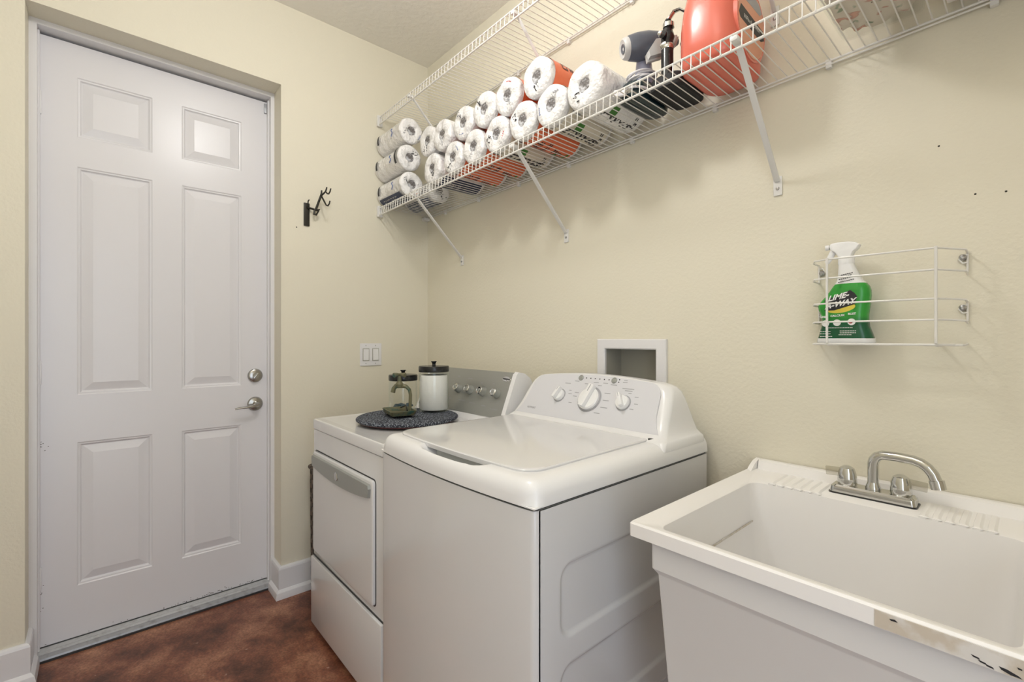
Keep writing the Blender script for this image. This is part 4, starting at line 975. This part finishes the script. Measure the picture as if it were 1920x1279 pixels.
b.tube(sp, [.0112]*3+[.0108]*8, 14); b.build('spout', M['chrome'], t)
b = MB(); b.tube([(2.2515, fy0-.011, fz+.068), (2.2555, fy0-.012, fz+.050)], .0135, 14); b.build('spout_tip', M['chrome'], t)

# ------------------------------------------------------------------ wall rack with spray bottle
t = thing('wall_rack', (2.15, 0, 1.22), 'white wire rack screwed to the wall above the sink', 'rack')
yf_ = -.100; xl, xr = 2.0495, 2.251; wxl, wxr = 2.006, 2.293
def hoop(z, mid=True):
    b = MB(); b.tube([(wxl, -.004, z-.002), (wxl, -.05, z-.001), (wxl+.012, -.085, z), (xl, yf_, z), (xr, yf_, z), (wxr-.022, -.060, z), (wxr, -.040, z-.002), (wxr, -.004, z-.006)], .0022, 8); return b
for z in (1.431, 1.384, 1.321, 1.275): hoop(z).build('hoop_wire', M['wire'], t)
b = MB(); b.tube([(wxl, -.003, 1.222), (wxl+.01, -.08, 1.2205), (xl, yf_, 1.2205), (xr, yf_, 1.2205), (wxr, -.05, 1.2205), (wxr, -.003, 1.222)], .0024, 8); b.build('bottom_wire', M['wire'], t)
for x_ in (xl, xr):
    b = MB(); b.tube([(x_, yf_-.003, 1.434), (x_, yf_-.003, 1.224), (x_, yf_+.006, 1.2185), (x_, -.004, 1.2185)], .0028, 8); b.build('upright_wire', M['wire'], t)
for x_ in (wxl, wxr):
    sg = 1 if x_ < 2.1 else -1
    for z0_, z1_ in ((1.430, 1.382), (1.319, 1.273)):
        b = MB(); b.tube([(x_, -.004, z0_), (x_, -.004, z1_)], .0021, 8); zc_ = 1.412 if z0_ > 1.4 else 1.300
        b.tube([(x_, -.005, zc_+.008), (x_+sg*.008, -.005, zc_+.009), (x_+sg*.014, -.005, zc_), (x_+sg*.008, -.005, zc_-.009), (x_, -.005, zc_-.008)], .0019, 6); b.build('mounting_loop', M['wire'], t)
for x_, z_ in ((wxl+.007, 1.408), (wxl+.007, 1.297), (wxr-.007, 1.416), (wxr-.007, 1.303)):
    b = MB(); b.lathe([(0, 0), (.0075, 0), (.0078, .003), (.006, .008), (.003, .010), (0, .0095)], (x_, 0, z_), 14, Matrix.Rotation(R(90), 4, 'X')); b.build('screw', M['screw'], t)
b = MB()
for y_ in (-.035, -.068): b.tube([(wxl+.003, y_, 1.2195), (wxr-.003, y_, 1.2195)], .0022, 8)
b.build('floor_wire', M['wire'], t)

BY = -.052
t = thing('spray_bottle', (2.077, BY, 1.2222), 'green cleaner spray bottle with white trigger standing in the wall rack', 'spray bottle')
def bx_(px): return 2.016+(px-1531)*.00111
def bz_(y): return 1.2222+(641-y)*.001345
def brings(rows, dep, n=28):
    out = []
    for (y, l, r_), d_ in zip(rows, dep):
        cx_, w_ = (bx_(l)+bx_(r_))/2, (bx_(r_)-bx_(l))/2
        out.append([(cx_+w_*(abs(math.cos(a))**.7)*(1 if math.cos(a) >= 0 else -1), BY+d_*(abs(math.sin(a))**.7)*(1 if math.sin(a) >= 0 else -1), bz_(y)) for a in [2*PI*k/n for k in range(n)]])
    return out
rows = [(641, 1533, 1639), (639, 1531, 1641), (632, 1532, 1640)]
b = MB(); b.loft(brings(rows, [.028, .030, .030])); bt = b.build('bottle_foot', M['knobw'], t, ang=50)
rows = [(632.5, 1533, 1639), (622, 1536, 1635), (610, 1540, 1630), (598, 1541.5, 1628.5), (588, 1539, 1628.5), (578, 1534, 1630), (571, 1533, 1631), (563, 1538, 1632), (554, 1547, 1633), (545, 1555, 1632.5), (537, 1561, 1630), (531, 1566, 1625)]
b = MB(); b.loft(brings(rows, [.029, .028, .027, .027, .027, .027, .0272, .0272, .027, .0265, .0255, .024])); bg = b.build('bottle_body', M['bottleg'], t, ang=50)
rows = [(531, 1566, 1625), (524, 1570, 1618), (514, 1572, 1612), (503, 1572.5, 1606), (494, 1573, 1602)]
b = MB(); b.loft(brings(rows, [.024, .022, .020, .0175, .0165])); b.build('bottle_shoulder', M['knobw'], t, ang=50)
b = MB(); b.lathe([(0, 0), (.0175, 0), (.0175, .016), (.0150, .020), (0, .020)], (bx_(1587), BY, bz_(494)), 24); b.build('collar', M['knobw'], t)
b = MB(); hx = bx_(1587)
prof2 = [((px-1587)*.00111, (494-y_)*.001345) for px, y_ in ((1575, 489), (1600, 489), (1599, 478), (1603, 471), (1610, 466.5), (1613.5, 460), (1606, 455), (1594, 452.3), (1572, 451.5), (1558, 453), (1555, 458), (1558, 465), (1566, 470), (1574, 480))]
b.loft([[(hx+px, BY+yy, bz_(494)+pz) for px, pz in [(q_[0]*s_, .032+(q_[1]-.032)*s_) for q_ in prof2]] for yy, s_ in ((-.0120, .86), (-.0105, .96), (-.006, 1), (.006, 1), (.0105, .96), (.0120, .86))]); hd_ = b.build('spray_head', M['knobw'], t, ang=30)
b = MB(); b.lathe([(0, 0), (.0065, 0), (.0070, .008), (0, .009)], (hx-.036, BY, bz_(459)), 14, Matrix.Rotation(R(-90), 4, 'Y')); b.build('nozzle', M['knobw'], hd_)
b = MB(); b.tube([(hx-.026, BY, bz_(466)), (hx-.031, BY, bz_(473)), (hx-.037, BY, bz_(482)), (hx-.041, BY, bz_(487)), (hx-.044, BY, bz_(488))], [.006, .0055, .005, .0045, .004], 10, flat=1.3); b.build('trigger', M['knobw'], hd_)
# printing
YL = BY-.0278
def lab(mb, txt, size, px, y, bold=0, shear=0, slope=0, dy=0):
    vs, fs = text_mesh(txt, size, shear=shear, bold=bold); mb.add([(bx_(px)+u_, YL-dy, bz_(y)+v_+slope*u_) for u_, v_, _ in vs], fs)
b = MB(); b.prism([(bx_(1556), bz_(571)), (bx_(1606), bz_(561)), (bx_(1606), bz_(589)), (bx_(1560), bz_(592)), (bx_(1553), bz_(586))], lambda p: (p[0], YL+.004, p[1]), lambda p: (p[0], YL+.0002, p[1]))
pr = b.build('label_backing', M['bottleg'], bg, ang=0)
b = MB(); b.prism([(bx_(1582)+.030*math.cos(a), bz_(576)+.012*math.sin(a)+.12*.030*math.cos(a)) for a in [2*PI*k/28 for k in range(28)]], lambda p: (p[0], YL+.001, p[1]), lambda p: (p[0], YL-.0002, p[1])); b.build('print', M['inky'], bg, ang=0)
b = MB()
b.prism([(bx_(1551), bz_(561)), (bx_(1600), bz_(544)), (bx_(1608), bz_(550)), (bx_(1612), bz_(556)), (bx_(1608), bz_(570)), (bx_(1570), bz_(580)), (bx_(1551), bz_(580)), (bx_(1554), bz_(570))], lambda p: (p[0], YL+.001, p[1]), lambda p: (p[0], YL-.0006, p[1])); b.build('print', M['ink'], bg, ang=0)
b = MB(); lab(b, 'LIME-', .0185, 1577, 555.5, .0006, .35, .22, .0012); lab(b, 'A-WAY', .0185, 1580, 568.5, .0006, .35, .20, .0012)
lab(b, 'LIME', .0062, 1549, 592, .0003, 0, .02, .0008); lab(b, 'CALCIUM', .0068, 1576, 590, .0003, 0, .05, .0008); lab(b, 'RUST', .0068, 1603, 587.5, .0003, 0, .05, .0008)
for px, y in ((1553, 604), (1575, 603), (1602, 602)): b.prism([(bx_(px)+.0082*math.cos(a), bz_(y)+.0082*math.sin(a)) for a in [2*PI*k/18 for k in range(18)]], lambda p: (p[0], YL+.001, p[1]), lambda p: (p[0], YL-.0005, p[1]))
for px, y, w_ in ((1580, 613, .060), (1554, 620, .026), (1554, 624, .026), (1556, 629, .030), (1596, 619, .034), (1596, 622.5, .034), (1592, 626, .030)):
    for kk in range(int(w_/.0034)): b.add([(bx_(px)-w_/2+kk*.0034, YL-.0008, bz_(y)), (bx_(px)-w_/2+kk*.0034+.0024, YL-.0008, bz_(y)), (bx_(px)-w_/2+kk*.0034+.0024, YL-.0008, bz_(y)+.0016), (bx_(px)-w_/2+kk*.0034, YL-.0008, bz_(y)+.0016)], [[0, 1, 2, 3]])
b.build('print', M['inkw'], bg, ang=0)
b = MB()
for px, y in ((1602, 602), (1600.5, 603)): b.prism([(bx_(px)+.0040*math.cos(a), bz_(y)+.0026*math.sin(a)) for a in [2*PI*k/10 for k in range(10)]], lambda p: (p[0], YL, p[1]), lambda p: (p[0], YL-.0009, p[1]))
b.build('print', M['inkr'], bg, ang=0)
b = MB()
for px, y, w_, dd_ in ((1594, 514, .028, .0215), (1591, 518, .026, .0225), (1591, 522, .030, .0235), (1592, 527, .034, .0245)):
    for kk in range(int(w_/.0042)):
        x_ = bx_(px)-w_/2+kk*.0042; z_ = bz_(y)+.18*(x_-bx_(px)); b.add([(x_, BY-dd_, z_), (x_+.0032, BY-dd_, z_+.0005), (x_+.0032, BY-dd_, z_+.0025), (x_, BY-dd_, z_+.0020)], [[0, 1, 2, 3]])
b.build('print', M['ink'], t, ang=0)

# dark specks on the back wall
for x_, z_, lb_ in ((2.352, 1.55, 'tiny dark speck on the wall, right one of the pair above the wire rack'), (2.305, 1.555, 'tiny dark speck on the wall, left one of the pair above the wire rack'), (2.245, 1.68, 'single tiny dark speck high on the wall right of the shelf brace')):
    b = MB(); b.lathe([(0, 0), (.0022, 0), (.001, .0012), (0, .0013)], (x_, 0, z_), 7, Matrix.Rotation(R(90), 4, 'X'))
    tag(b.build('wall_speck', M['bronze']), lb_, 'speck', 'specks on the back wall')
